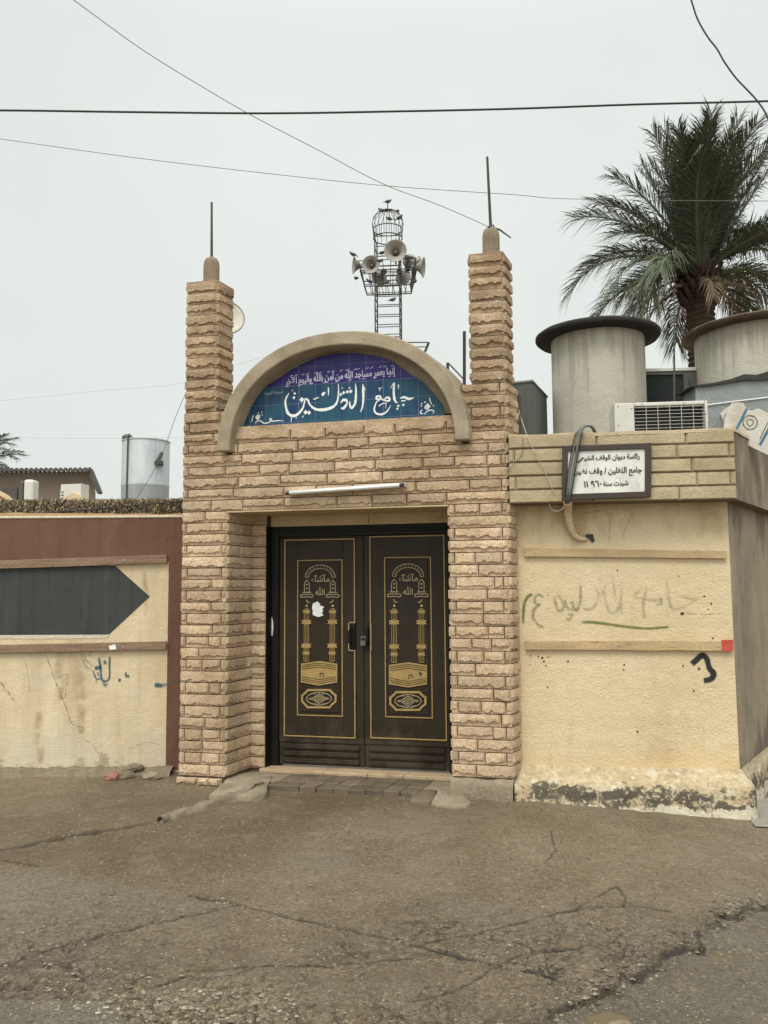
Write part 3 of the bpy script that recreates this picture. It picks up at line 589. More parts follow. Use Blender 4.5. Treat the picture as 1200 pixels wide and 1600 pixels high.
# ------------------------------------------------------------------ split-face masonry
def stones(mb, o, du, dn, length, z0, H, n, seed, lens=(.13,.34), proud=.0165, ends=(True, True), skip=None, m=0, rough=.8, joint=.0065, smoothface=False, tones=(.80,1.12)):
    """n courses of split-face stones on the face starting at o, running along du, dn outwards"""
    rng = random.Random(seed); o = Vector(o); du = Vector(du).normalized(); dn = Vector(dn).normalized()
    for k in range(n):
        zb = z0+k*H+joint/2; zt = z0+(k+1)*H-joint/2
        spans = [(0, length)]
        if skip: spans = skip(k, (zb+zt)/2)
        for a0, a1 in spans:
            cuts = [a0]; nar = (k+seed) % 2 == 0
            if nar and a1-a0 > .3 and ends[0]: cuts.append(a0+rng.uniform(.035,.05))
            end_n = nar and a1-a0 > .3 and ends[1]; lim = a1-(.042 if end_n else 0)
            while True:
                l = rng.uniform(*lens)
                if cuts[-1]+l > lim-.07: break
                cuts.append(cuts[-1]+l)
            if end_n: cuts.append(lim)
            cuts.append(a1)
            for s0, s1 in zip(cuts[:-1], cuts[1:]):
                s0 += (.0035 if s0 > a0 else 0); s1 -= (.0035 if s1 < a1 else 0)
                L_ = s1-s0
                if L_ < .012: continue
                tone = rng.uniform(*tones); ph = rng.uniform(0, 100); pr = proud*rng.uniform(.8,1.25); h = zt-zb
                base = rng.uniform(.14,.40); amp = rng.uniform(.12,.26); tiltx = rng.uniform(-.004,.004)
                nx = max(3, int(L_/.013)); vs = []
                for i in range(nx+1):
                    t = i/nx; x = s0+L_*t
                    e = min(t, 1-t)*L_
                    q = base+amp*mnoise.noise(Vector((x*16, ph, 0)))+amp*.8*mnoise.noise(Vector((x*45, ph, 3)))
                    q = min(.72, max(.05, q))
                    if smoothface: q = .06
                    edge = min(1, e/.004)
                    rows = [(0, 0), (.012, .06 if not smoothface else .5), (q*.90, .10 if not smoothface else .9), (min(q+.02,.9), 1.0), (.70, 1.05), (.975, .92), (1.0, .0)]
                    for j, (tz, pf) in enumerate(rows):
                        nn = mnoise.noise(Vector((x*28, tz*h*50+ph, k*1.7)))*.0045*rough + mnoise.noise(Vector((x*9, tz*h*12+ph, k*.7)))*.004*rough
                        d = (pr*pf+nn*(0 if pf == 0 else 1)+tiltx*(t-.5))*(edge if pf else 1) if pf else -.004
                        p = o+du*x+dn*d; vs.append((p.x, p.y, zb+h*tz + (.0025*mnoise.noise(Vector((x*30, ph, j))) if j in (0, 6) else 0)))
                nr = 7
                fs = [(i*nr+j, (i+1)*nr+j, (i+1)*nr+j+1, i*nr+j+1) for i in range(nx) for j in range(nr-1)]
                fs += [tuple(range(nr-1, -1, -1)), tuple(nx*nr+j for j in range(nr))]
                b = len(mb.v); mb.add(vs, fs, m, tone)
def skewed(mb):
    mb.v = [(x+SKEW*y, y, z) for x, y, z in mb.v]; return mb

# ------------------------------------------------------------------ the gateway
H = .0975; Z0 = .0625; ZL = Z0+23*H; ZTOP = Z0+44*H
gate = thing('stone_gateway', 'sand coloured split-stone gateway with round arch and two square towers', 'gateway', frame=G)
UX0, UX1 = -2.815, -.005
def pier_left():
    mb = MB(); x1 = -2.405; dep = .40
    mb.box(UX0+.004, x1-.004, .004, dep+.3, -.1, ZL-.001, 1)
    mb.box(x1-.02, -2.262, dep+.004, dep+.3, .02, ZL-.002, 1)
    stones(mb, (UX0,0,0), (1,0,0), (0,-1,0), x1-UX0, Z0, H, 23, 11, (.14,.44))
    stones(mb, (x1,0,0), (0,1,0), (1,0,0), dep, Z0, H, 23, 12, (.16,.40), ends=(False,False))
    stones(mb, (x1,dep,0), (1,0,0), (0,-1,0), .142, Z0, H, 23, 13, (.2,.3), proud=.016, ends=(False,False))
    stones(mb, (UX0,dep+.2,0), (0,-1,0), (-1,0,0), dep+.2, Z0, H, 23, 14, (.2,.36))
    stones(mb, (UX0-.01,-.02,0), (1,0,0), (0,-1,0), x1-UX0+.0, -.02, .079, 1, 15, (.1,.2), proud=.03, rough=2, ends=(False,False))
    skewed(mb).build('pier', [M['stone'], M['joint']], gate)
def pier_right():
    mb = MB(); x0 = -.47
    bx, by, _ = G.P(819, 1000, .36)
    mb.slab([(x0+.004,.004),(UX1-.004,.004),(bx-.004,by),(x0+.004,by+.2)], -.1, ZL-.001, 1)
    stones(mb, (x0,0,0), (1,0,0), (0,-1,0), UX1-x0, Z0+H, H, 22, 21, (.13,.46))
    dv = Vector((bx-UX1, by, 0)); stones(mb, (UX1,0,0), dv, (dv.y,-dv.x,0), dv.length, Z0+H, H, 22, 22, (.12,.26), ends=(False,False))
    stones(mb, (x0,.5,0), (0,-1,0), (-1,0,0), .5, Z0+H, H, 22, 23, (.16,.36), ends=(False,False))
    skewed(mb).build('pier', [M['stone'], M['joint']], gate)
    mb = MB(); n = 26                                         # rough cement footing
    prof = [(.0,-.14),(-.035,-.1),(-.04,.02),(-.035,.10),(-.02,.145),(.03,.16)]
    vs = []
    for i in range(n+1):
        x = x0-.01+(UX1-x0+.02)*i/n
        for j, (y, z) in enumerate(prof): vs.append((x, y+.012*mnoise.noise(Vector((x*9, z*20, 1))), z+.012*mnoise.noise(Vector((x*7, j, 2)))*(j > 1)))
    K = len(prof); mb.add(vs, [(i*K+j, (i+1)*K+j, (i+1)*K+j+1, i*K+j+1) for i in range(n) for j in range(K-1)])
    skewed(mb).build('footing', M['cement'], gate, smooth=True)
pier_left(); pier_right()

# arch geometry from the traced feet and crown
AY = -.10                                                     # front of the arch band
aL = G.P(338,706,AY); aR = G.P(733,686,AY); aT = G.P(545,516,AY)
AZ = (aL[2]+aR[2])/2; ARX = (aR[0]-aL[0])/2; ACX = (aR[0]+aL[0])/2; ARZ = aT[2]-AZ; BAND = .117
def arc(sx, sz, n=56, p=2.12):                                # slightly squared half ellipse, as cast
    r = []
    for i in range(n+1):
        t = math.pi*(1-i/n); c, s = math.cos(t), math.sin(t)
        r.append((ACX+sx*math.copysign(abs(c)**(2/p), c), AZ+sz*abs(s)**(2/p)))
    return r
def arch_halfwidth(z, off=0.0):
    t = (z-AZ)/(ARZ+off)
    if t >= 1: return 0
    if t < 0: return -1
    return (ARX+off)*(1-t**2.12)**(1/2.12)
TY = .075
def lintel():
    mb = MB()
    mb.box(UX0+.004, UX1-.004, .004, .55, ZL, ZT0-.002, 1)
    mb.box(UX0+.004, ACX-ARX+.10, .004, .55, ZT0-.002, Z0+32*H, 1); mb.box(ACX+ARX-.10, UX1-.004, .004, .55, ZT0-.002, Z0+33*H, 1)
    def skip(k, z):
        hw = arch_halfwidth(z, -.03)
        Lw = UX1-UX0
        if hw < 0: return [(0, Lw)]
        if z >= ZT0:
            sp = [(0, ACX-hw-UX0)]
            if hw > 0: sp.append((ACX+hw-UX0, Lw))
        else:
            hi = arch_halfwidth(z, -BAND+.03); sp = [(0, ACX-hw-UX0), (ACX-hi-UX0, ACX+hi-UX0), (ACX+hw-UX0, Lw)]
        if k >= 9: sp = sp[1:]
        return sp
    stones(mb, (UX0,0,0), (1,0,0), (0,-1,0), UX1-UX0, ZL, H, 10, 31, (.26,.56), skip=skip, tones=(.74,1.02))
    kt = max(k for k in range(10) if ZL+(k+.5)*H < ZT0); ztp = ZL+(kt+1)*H
    if ztp < ZT0: hi = arch_halfwidth(ZT0, -BAND+.03); mb.box(ACX-hi, ACX+hi, -.010, .2, ztp-.004, ZT0+.004, 0, .95)
    bx, by, _ = G.P(819, 1000, .36); dv = Vector((bx-UX1, by, 0))
    stones(mb, (UX1,0,0), dv, (dv.y,-dv.x,0), .3, ZL, H, 10, 32, (.12,.3), ends=(False,False), tones=(.74,1.02))
    stones(mb, (UX0,.5,0), (0,-1,0), (-1,0,0), .5, ZL, H, 9, 33, (.2,.36), tones=(.74,1.02))
    skewed(mb).build('lintel_wall', [M['stone'], M['joint']], gate)
    mb = MB(); mb.box(-2.40, -.475, -.008, .52, ZL-.014, ZL-.002); mb.box(-2.262, -.475, .47, .75, 2.195, ZL-.0145)
    mb.box(-1.345, -1.341, .468, .47, 2.2, ZL-.016, 1)
    skewed(mb).build('plaster_soffit', [M['soffit'], M['joint']], gate)
ZT0 = (G.P(378,672,TY)[2]+G.P(698,651,TY)[2])/2
lintel()
mb = MB()
oo, ii = arc(ARX, ARZ), arc(ARX-BAND, ARZ-BAND); n = len(oo)
vs = [(x,AY,z) for x,z in oo]+[(x,AY,z) for x,z in ii]+[(x,.33,z) for x,z in oo]+[(x,.16,z) for x,z in ii]
fs = []
for i in range(n-1): fs += [(n+i,n+i+1,i+1,i),(i,i+1,2*n+i+1,2*n+i),(n+i,3*n+i,3*n+i+1,n+i+1)]
fs += [(0,2*n,3*n,n),(n-1,2*n-1,4*n-1,3*n-1)]
mb.add(vs, fs); skewed(mb).build('arch_band', M['concrete'], gate, bevel=.012)
mb = MB(); pp = arc(ARX-BAND+.02, ARZ-BAND+.02)
mb.prism([(x,z) for x,z in pp if z > ZT0-.001], TY+.013, .32); skewed(mb).build('tympanum', M['concrete'], gate)

# glazed tiles
def zl(X, Y): return (370+X/7.0588, 540+Y/7.0588)             # two enlarged views of the photograph
def zr(X, Y): return (530+X/7.0588, 540+Y/7.0588)
def onT(p, y=TY): q = G.P(p[0], p[1], y); return (q[0], q[2])
outl = [zl(60,912),zl(150,700),zl(240,548),zl(300,478),zl(480,352),zl(600,270),zl(700,215),zl(880,132),zl(1090,88),zr(100,84),zr(180,86),zr(380,112),zr(500,140),zr(580,165),zr(700,250),zr(800,330),zr(890,380),zr(960,440),zr(1050,545),zr(1130,655),zr(1182,765)]
op = [onT(p) for p in outl]; op[0] = (op[0][0], ZT0); op[-1] = (op[-1][0], ZT0)
TILE_SPLIT = (onT(zl(480,458))[1]+onT(zr(380,395))[1]+onT(zr(700,358))[1])/3
TILE_X = onT(zl(885,450))[0]
mb = MB(); mb.prism(op, TY-.008, TY+.012)
tp = skewed(mb).build('tile_panel', tile_material(), gate)
BR = lambda pts, f=zl: [(*onT(f(p[0],p[1]), TY-.010), p[2]/7.0588*.0053*1.1) for p in pts]
mb = MB()
def brush(pts, f=zl, y=TY-.011):
    q = smoothpath(BR(pts, f), 5); mb.ribbon([(a,b) for a,b,_ in q], [max(.003,c*random.uniform(.85,1.12)) for _,_,c in q], y)
    for e in (q[0], q[-1]): mb.disc((e[0],e[1]), max(.0015,e[2]/2*.95), y-.0004)
def dot(X, Y, r, f=zl):
    c = onT(f(X,Y), TY-.010); k = r/7.0588*.0053
    mb.add([(c[0]+k*math.cos(t)*q, TY-.0118, c[1]+k*math.sin(t)*q) for t, q in ((0,1),(.8,.75),(1.6,1.05),(2.4,.7),(3.1,1),(3.9,.8),(4.7,1.1),(5.5,.75))], [list(range(8))])
brush([(1120,425,8),(1122,520,16),(1110,610,20),(1070,670,28),(980,705,32),(885,706,30),(832,678,22),(800,640,20),(785,600,22),(755,588,20)])
brush([(755,588,14),(742,640,16),(728,690,22),(685,745,26),(630,775,30),(570,752,28),(543,680,24),(538,600,22),(575,525,8)])
dot(718,597,30); dot(760,735,26); dot(798,740,24); dot(632,575,18); dot(640,528,16); dot(612,495,9); dot(952,535,24); dot(972,520,12)
brush([(1010,465,12),(1012,510,12),(1010,550,6)]); brush([(848,592,10),(875,583,16),(902,570,8)]); brush([(603,780,10),(602,820,7),(600,848,4)]); brush([(655,782,9),(655,812,4)]); brush([(725,790,10),(740,770,5)])
brush([(180,420,8),(186,500,22),(182,600,26),(168,655,24),(135,688,24),(118,652,20),(118,620,12)], zr)
brush([(262,430,16),(266,500,26),(266,600,22),(256,680,16),(234,732,6)], zr); brush([(262,430,12),(290,490,5)], zr)
brush([(20,630,14),(45,600,26),(80,605,26),(85,640,18),(50,690,28),(25,690,16)], zr); dot(18,540,18,zr); dot(50,520,20,zr); dot(90,510,20,zr); dot(128,505,22,zr); dot(115,468,12,zr); dot(35,468,9,zr)
skewed(mb).build('title_word', M['brushwhite'], tp); mb = MB()
brush([(500,600,12),(520,575,18),(548,575,20),(555,603,20),(520,610,16),(470,590,14),(450,560,20),(415,563,22),(412,590,18),(455,590,14),(415,620,14),(395,665,16),(388,715,18),(415,750,20),(475,757,20),(530,722,14),(566,662,5)], zr)
brush([(440,665,10),(480,640,10),(522,634,10)], zr); brush([(520,634,8),(512,690,5)], zr); brush([(435,465,7),(445,480,9),(450,500,5)], zr); brush([(445,475,7),(475,462,6)], zr)
brush([(568,468,6),(605,415,16),(602,480,24),(605,560,24),(618,612,22),(640,630,12)], zr); brush([(655,435,12),(652,475,6)], zr)
brush([(682,580,16),(720,568,24),(765,588,26),(818,578,12)], zr); brush([(690,610,12),(730,608,12)], zr); dot(708,655,16,zr); dot(652,665,15,zr); dot(642,697,14,zr)
skewed(mb).build('title_word', M['brushwhite'], tp); mb = MB()
brush([(995,572,6),(1005,610,12),(1018,645,10)], zr); dot(975,672,36,zr); dot(960,685,22,zr); brush([(912,712,10),(896,735,12),(905,752,9),(925,748,6)], zr); brush([(942,755,8),(970,725,11),(1010,712,12),(1045,720,10),(1035,745,8)], zr)
for q in ((945,625),(910,640),(905,665),(1040,663)): dot(*q, 10, zr)
skewed(mb).build('corner_flourish', M['brushwhite'], tp); mb = MB()
brush([(182,770,8),(172,805,14),(165,842,8)]); dot(232,790,34); dot(248,775,18); dot(276,735,9); dot(240,745,9); dot(282,765,8)
brush([(205,850,11),(250,826,11),(305,857,12),(365,842,11),(386,815,9),(372,802,9),(362,818,9),(400,834,10),(450,828,10),(520,830,4)])
skewed(mb).build('corner_flourish', M['brushwhite'], tp); mb = MB()
brush([(300,884,5),(400,880,8),(520,880,6),(600,872,4)]); skewed(mb).build('brush_stroke', M['brushwhite'], tp); mb = MB()
brush([(900,850,4),(1000,845,8),(1070,850,4)])
skewed(mb).build('brush_stroke', M['brushwhite'], tp)
mb = MB()
VL, VM, VR = onT(zl(535,432), TY-.011), onT(zl(880,392), TY-.011), onT(zr(622,312), TY-.011)
def vplace(s, t):
    x = VL[0]+(VR[0]-VL[0])*s; sm = (VM[0]-VL[0])/(VR[0]-VL[0])
    z = VL[1]+(VM[1]-VL[1])*s/sm if s < sm else VM[1]+(VR[1]-VM[1])*(s-sm)/(1-sm)
    return (x, TY-.0112, z+t*(VR[0]-VL[0])*1.42)
lettering('إنما يعمر مساجد الله من آمن بالله واليوم الآخر', vplace, mb, .016, tight=.93)
for k in range(26):                                             # vowel marks
    s = (k+.3+.4*random.random())/26; x, y, z = vplace(s, .052 if k % 3 else -.012); a = random.uniform(.1,.7)
    mb.ribbon([(x-.012, z-.012*a), (x+.012, z+.012*a)], .0055, y)
skewed(mb).build('verse_lettering', M['verse'], tp)
mb = MB(); a0, a1 = onT(zl(305,545), TY-.011), onT(zl(510,520), TY-.011)
lettering('سورة التوبة', lambda s, t: (a0[0]+(a1[0]-a0[0])*s, TY-.0112, a0[1]+(a1[1]-a0[1])*s+t*(a1[0]-a0[0])), mb, .02)
skewed(mb).build('chapter_lettering', M['faint'], tp)

def tower(x0, x1, kbase, seed, capx, rodtop, lean):
    mb = MB(); dep = .25; ntop = 44-kbase-23; zb = Z0+(23+kbase)*H
    mb.box(x0+.004, x1-.004, .004, dep-.004, zb-.02, ZTOP-.004, 1)
    nn = ntop
    stones(mb, (x0,0,0), (1,0,0), (0,-1,0), x1-x0, zb, H, nn, seed, (.2,.5), tones=(.70,1.0), proud=.018)
    stones(mb, (x1,0,0), (0,1,0), (1,0,0), dep, zb, H, nn, seed+1, (.2,.5), tones=(.70,1.0), ends=(False,False), proud=.018)
    stones(mb, (x0,dep,0), (0,-1,0), (-1,0,0), dep, zb, H, nn, seed+2, (.2,.5), tones=(.70,1.0), ends=(False,False), proud=.018)
    mb.box(x0-.006, x1+.006, -.006, dep+.006, ZTOP-.004, ZTOP+.016, 0, .8)
    tw = skewed(mb).build('tower', [M['stone'], M['joint']], gate)
    mb = MB(); cy = dep/2; r = .072
    cxs = capx+SKEW*cy
    mb.lathe([(r*1.08,ZTOP+.01),(r*1.08,ZTOP+.05),(r,ZTOP+.055),(r,ZTOP+.20),(r*.93,ZTOP+.235),(r*.75,ZTOP+.262),(r*.4,ZTOP+.278),(0,ZTOP+.283)], 28, (cxs,cy,0))
    mb.build('finial', M['cap'], tw, smooth=True, angle=40)
    mb = MB(); mb.tube([(cxs,cy,ZTOP+.27),(cxs+lean,cy,rodtop)], [.013,.010], 8)
    mb.build('rod', M['iron'], tw)
    return tw, Vector((cxs, cy, ZTOP+.28))
tL, fL = tower(-2.805, -2.522, 9, 41, G.P(330.5,420,.125)[0], G.P(332,316,.125)[2], -.006)
tR, fR = tower(-.272, -.005, 10, 51, G.P(767,370,.125)[0], G.P(763,245,.125)[2], -.018)
gate_mw = Matrix.Translation(Vector(G.o)) @ Matrix.Rotation(-G.yaw, 4, 'Z')

# ------------------------------------------------------------------ the double door
DY = .50
def D(px, py): q = G.P(px, py, DY); return (q[0], q[2])
def rect(x0, y0, x1, y1):
    a, b, c, d = D(x0,y0), D(x1,y0), D(x1,y1), D(x0,y1)
    return (a[0]+d[0])/2, (c[1]+d[1])/2, (b[0]+c[0])/2, (a[1]+b[1])/2     # x0, z0, x1, z1
def e2(X, Y): return (400+X/3.6375, 780+Y/3.6375)
def e6(X, Y): return (450+X/5, 860+Y/5)
DX0, DX1, DZ0, DZ1 = D(416,1000)[0], D(705.5,1000)[0], .075, 2.197
XM = D(*e2(615,800))[0]
mb = MB()
mb.box(DX0, D(437,1000)[0]-.004, DY-.02, DY+.10, DZ0, DZ1); mb.box(D(*e2(1092,800))[0]+.004, DX1+.01, DY-.02, DY+.10, DZ0, DZ1)
mb.box(D(437,1000)[0]-.004, D(*e2(1092,800))[0]+.004, DY-.018, DY+.10, 2.10, DZ1-.001)
mb.box(D(437,1000)[0]-.004, D(*e2(1092,800))[0]+.004, DY-.03, DY-.012, 2.135, 2.16)
mb.box(-2.2635, -2.2535, .388, DY-.021, DZ0, DZ1)
skewed(mb).build('door_frame', M['doorframe'], gate, bevel=.006)
RO, RI = rect(*e2(650,207), *e2(1080,1365)), rect(*e2(733,328), *e2(1001,1242))
LO, LI = rect(*e2(163,227), *e2(566,1352)), rect(*e2(236,344), *e2(494,1232))
def bars(mb, r, w_, y, th, gap=None):
    x0, z0, x1, z1 = r
    mb.box(x0, x1, y-th, y, z1-w_, z1); mb.box(x0, x1, y-th, y, z0, z0+w_)
    for xa, side in ((x0, 0), (x1-w_, 1)):
        if gap and gap[0] == side:
            mb.box(xa, xa+w_, y-th, y, z0+w_, gap[1]); mb.box(xa, xa+w_, y-th, y, gap[2], z1-w_)
        else: mb.box(xa, xa+w_, y-th, y, z0+w_, z1-w_)
def ornament(dx, lf):
    q = lambda X, Y: (D(*e6(X,Y))[0]+dx, D(*e6(X,Y))[1]); k = abs(D(*e6(950,700))[0]-D(*e6(850,700))[0])/100
    y = DY-.010; GP = [M['gold'], M['palegold'], M['door']]
    ln = lambda mb, pts, w_=5, m=1, closed=False: mb.ribbon([q(*a) for a in pts], w_*k, y, .004, m=m, closed=closed)
    def A(cx, cy, rx, ry, a0, a1, n=16): return [(cx+rx*math.cos(R(a0+(a1-a0)*i/n)), cy-ry*math.sin(R(a0+(a1-a0)*i/n))) for i in range(n+1)]
    p = MB()
    ln(p, A(943,203,122,98,180,0)); ln(p, A(943,203,96,70,180,0)); ln(p, [(821,203),(847,203)]); ln(p, [(1039,203),(1065,203)])
    for i in range(1, 12):
        t = R(180-180*i/12); c = (943+109*math.cos(t), 203-84*math.sin(t)); p.disc(q(*c), 4*k, y-.002, 6, 1)
    skewed(p).build('arch_ornament', GP, lf)
    for cx in (834, 1047):
        g = MB()
        ln(g, [(cx-20,320),(cx-20,252),(cx,226),(cx+20,252),(cx+20,320)]); ln(g, [(cx-34,324),(cx+34,324)], 7); g.disc(q(cx,262), 7*k, y-.002, m=1); g.disc(q(cx,292), 7*k, y-.002, m=1)
        ln(g, A(cx-40,352,12,12,90,270,8)+[(cx-26,360),(cx+26,360)]+A(cx+40,352,12,12,-90,90,8)+[(cx-40,341)], 6)
        ln(g, [(cx-3,382),(cx+3,398),(cx+14,406),(cx+24,404)] if cx < 900 else [(cx+3,382),(cx-3,398),(cx-14,406),(cx-24,404)], 7)
        g.disc(q(cx,432), 10*k, y-.002, m=1); g.ribbon([q(cx-16,458),q(cx+16,458)], 6*k, y, .004, m=1)
        bow = lambda ya, yb, hw: g.prism([q(cx-hw,ya),q(cx-hw+10,(ya+yb)/2),q(cx-hw,yb),q(cx+hw,yb),q(cx+hw-10,(ya+yb)/2),q(cx+hw,ya)], y-.006, y)
        bow(467,489,33); bow(545,576,42); bow(736,766,42); bow(800,820,32)
        for ya, yb in ((491,543),(578,734),(768,798),(822,876)):
            for xx in (-19,-6,6,19): ln(g, [(cx+xx,ya),(cx+xx,yb)], 3.6, 0)
            ln(g, [(cx-21,ya+2),(cx+21,ya+2)], 4, 0); ln(g, [(cx-21,yb-2),(cx+21,yb-2)], 4, 0)
        skewed(g).build('column_ornament', GP, lf)
    g = MB()
    g.prism([q(793,893),q(943,873),q(1090,895),q(1090,1045),q(943,1070),q(793,1044)], y-.004, y)
    for o_ in (16, 31, 47):
        g.ribbon([q(801,893+o_),q(943,873+o_),q(1083,895+o_)], 5.5*k, y-.0045, m=2); g.ribbon([q(801,1044-o_),q(943,1070-o_),q(1083,1045-o_)], 5.5*k, y-.0045, m=2)
    g.ribbon([q(950,1002),q(950,972),q(975,972),q(975,1002)], 7*k, y-.0045, m=2)
    skewed(g).build('gold_plaque', GP, lf)
    g = MB(); octa = [(850,1106),(1030,1106),(1050,1128),(1078,1148),(1078,1198),(1050,1220),(1030,1244),(850,1244),(830,1222),(804,1198),(804,1150),(832,1126)]
    ln(g, octa, 16, 0, True)
    ln(g, A(942,1175,102,50,0,351,38), 5, 1, True); ln(g, [(882,1175),(942,1135),(1002,1175),(942,1215)], 5, 1, True); ln(g, [(905,1175),(942,1151),(979,1175),(942,1199)], 5, 1, True); ln(g, [(928,1175),(942,1166),(956,1175),(942,1184)], 5, 0, True)
    for sx in (-1, 1):
        g.prism([q(942+sx*86,1175),q(942+sx*62,1162),q(942+sx*68,1175),q(942+sx*62,1188)], y-.004, y); ln(g, [(942+sx*62,1140),(942+sx*48,1131),(942+sx*30,1138)]); ln(g, [(942+sx*62,1210),(942+sx*48,1219),(942+sx*30,1212)])
    skewed(g).build('medallion', GP, lf)
    def lay(x0, x1, yb, h):
        a, b = q(x0,yb), q(x1,yb); return lambda s, t: (a[0]+(b[0]-a[0])*s, y-.003, a[1]+t*h*(b[0]-a[0]))
    g = MB(); lettering('ماشاء', lay(868,1020,240,1.0), g, .008, 1); ln(g, [(890,196),(905,188),(920,196)], 4); ln(g, [(950,190),(985,184)], 4); skewed(g).build('inscription', GP, lf); g = MB(); lettering('الله', lay(905,980,345,1.05), g, .004, 1)
    skewed(g).build('inscription', GP, lf)
def leaf(O, I, x0, x1, dx, hinge):
    mb = MB(); y = DY
    mb.box(x0, x1, y+.006, y+.05, DZ0+.012, 2.098)
    st = .03
    mb.box(x0, x1, y-.004, y+.006, O[3]+.006, 2.097); mb.box(x0, x1, y-.004, y+.006, O[1]-.05, O[1]-.006)      # rails
    mb.box(x0, O[0]-.006, y-.004, y+.006, O[1]-.006, O[3]+.006); mb.box(O[2]+.006, x1, y-.004, y+.006, O[1]-.006, O[3]+.006)
    ins = .012
    for r_, ya, yb in ((O, y-.002, y+.006),):                                                     # raised field around the sunk middle panel
        mb.box(r_[0]+ins, I[0]-.002, ya, yb, r_[1]+ins, r_[3]-ins); mb.box(I[2]+.002, r_[2]-ins, ya, yb, r_[1]+ins, r_[3]-ins)
        mb.box(I[0]-.002, I[2]+.002, ya, yb, I[3]+.002, r_[3]-ins); mb.box(I[0]-.002, I[2]+.002, ya, yb, r_[1]+ins, I[1]-.002)
    mb.box(I[0]+.035, I[2]-.035, y-.004, y+.0055, I[1]+.035, I[3]-.035)
    zz = DZ0+.02; hh = (O[1]-.055-zz)/3
    for k in range(3):                                                                            # pressed ribs along the foot
        mb.box(x0+.04, x1-.04, y-.012, y+.006, zz+k*hh+.006, zz+(k+1)*hh-.010); mb.box(x0+.04, x1-.04, y-.02, y-.012, zz+k*hh+.018, zz+k*hh+.030)
    lf = skewed(mb).build('door_leaf', M['door'], gate, bevel=.004)
    mb = MB(); za, zb = D(*e2(560,857))[1], D(*e2(560,703))[1]
    bars(mb, O, .0095, y-.002, .010, gap=(1 if hinge == 'a' else 0, za, zb) if hinge == 'a' else None); bars(mb, I, .008, y+.002, .010)
    skewed(mb).build('gold_border', M['gold'], lf)
    ornament(dx, lf)
    return lf
ox = LI[0]-RI[0]+(LI[2]-LI[0]-RI[2]+RI[0])/2
lfA = leaf(LO, LI, D(437,1000)[0], XM-.004, ox, 'a'); lfB = leaf(RO, RI, XM+.004, D(*e2(1092,800))[0], 0, 'b')
mb = MB(); hx0, hx1 = D(*e2(529,780))[0], D(*e2(568,780))[0]; za, zb = D(*e2(560,857))[1], D(*e2(560,703))[1]
mb.box(hx0+.008, hx1, DY-.016, DY-.004, za, zb, 0); mb.tube([(hx0+.03,DY-.016,za+.05),(hx0+.03,DY-.06,za+.07),(hx0+.03,DY-.06,zb-.07),(hx0+.03,DY-.016,zb-.05)], .011, 10, 0)
mb.box(hx0, hx0+.008, DY-.018, DY-.004, za, zb, 1); mb.box(hx0+.008, hx1, DY-.018, DY-.004, zb, zb+.008, 1); mb.box(hx0+.008, hx1, DY-.018, DY-.004, za-.008, za, 1)
skewed(mb).build('handle', [M['doorframe'], M['palegold']], lfA)
mb = MB(); hx = D(*e2(657,780))[0]
mb.box(hx-.03, hx-.004, DY-.018, DY-.004, za, zb, 0); mb.box(hx-.004, hx+.004, DY-.022, DY-.004, za, zb, 1)
mb.tube([(hx-.018,DY-.018,za+.05),(hx-.018,DY-.05,za+.07),(hx-.018,DY-.05,zb-.07),(hx-.018,DY-.018,zb-.05)], .010, 10, 0)
skewed(mb).build('handle', [M['doorframe'], M['palegold']], lfB)
mb = MB(); c = D(*e2(621,800)); 
mb.box(c[0]-.022, c[0]+.022, DY-.055, DY-.030, c[1]-.045, c[1]-.005)
mb.tube([(c[0]-.014,DY-.042,c[1]-.008)]+[(c[0]+.014*math.cos(R(180-18*i)),DY-.042,c[1]+.02+.016*math.sin(R(18*i))) for i in range(11)]+[(c[0]+.014,DY-.042,c[1]-.008)], .0045, 8)
mb.box(c[0]-.03, c[0]+.03, DY-.034, DY-.006, c[1]+.015, c[1]+.032)
skewed(mb).build('padlock', M['cable'], lfB, bevel=.003)
mb = MB(); sp = [(190,450),(196,418),(206,408),(216,412),(222,402),(238,400),(244,414),(252,412),(254,432),(272,434),(286,446),(270,456),(278,474),(266,488),(280,508),(262,514),(240,520),(222,514),(205,508),(194,498),(198,478)]
mb.prism([D(*e6(*a)) for a in sp], DY-.0075, DY-.006); skewed(mb).build('torn_paper', M['white'], lfA)
mb = MB(); mb.prism([D(*e2(*a)) for a in ((97,668),(103,690),(106,730),(100,778),(93,770),(90,720),(94,690))], DY-.0225, DY-.0205); skewed(mb).build('torn_paper', M['white'], gate)
mb = MB(); mb.disc(D(*e2(938,990)), .014, DY-.016, 9); mb.prism([D(*e2(a,b)) for a,b in ((930,990),(948,990),(940,1010))], DY-.0155, DY-.0150); skewed(mb).build('green_sticker', M['meshgreen'], lfB)

# fluorescent lamp on the lintel
lamp = thing('fluorescent_lamp', 'bare white fluorescent tube lamp fixed across the lintel above the door', 'lamp', frame=G)
a, b = Vector(G.P(447,770.5,-.085)), Vector(G.P(631,757.5,-.085))
mb = MB(); mb.tube([a+(b-a)*.03, b-(b-a)*.03], .014, 14); skewed(mb).build('glass_tube', M['lamp'], lamp, smooth=True)
mb = MB()
for t0, t1 in ((0,.03),(.97,1)): mb = MB(); mb.tube([a+(b-a)*t0, a+(b-a)*t1], .017, 12); skewed(mb).build('end_cap', M['iron'], lamp)
mb = MB(); d = (b-a)
for k in range(1):
    vs = []
    for t in (0, 1):
        p = a+d*t
        for y_, z_ in ((-.058,-.012),(-.058,.024),(-.012,.024),(-.012,-.012)): vs.append((p.x, y_, p.z+z_))
    mb.add(vs, [(0,1,2,3),(7,6,5,4),(0,4,5,1),(1,5,6,2),(2,6,7,3),(3,7,4,0)])
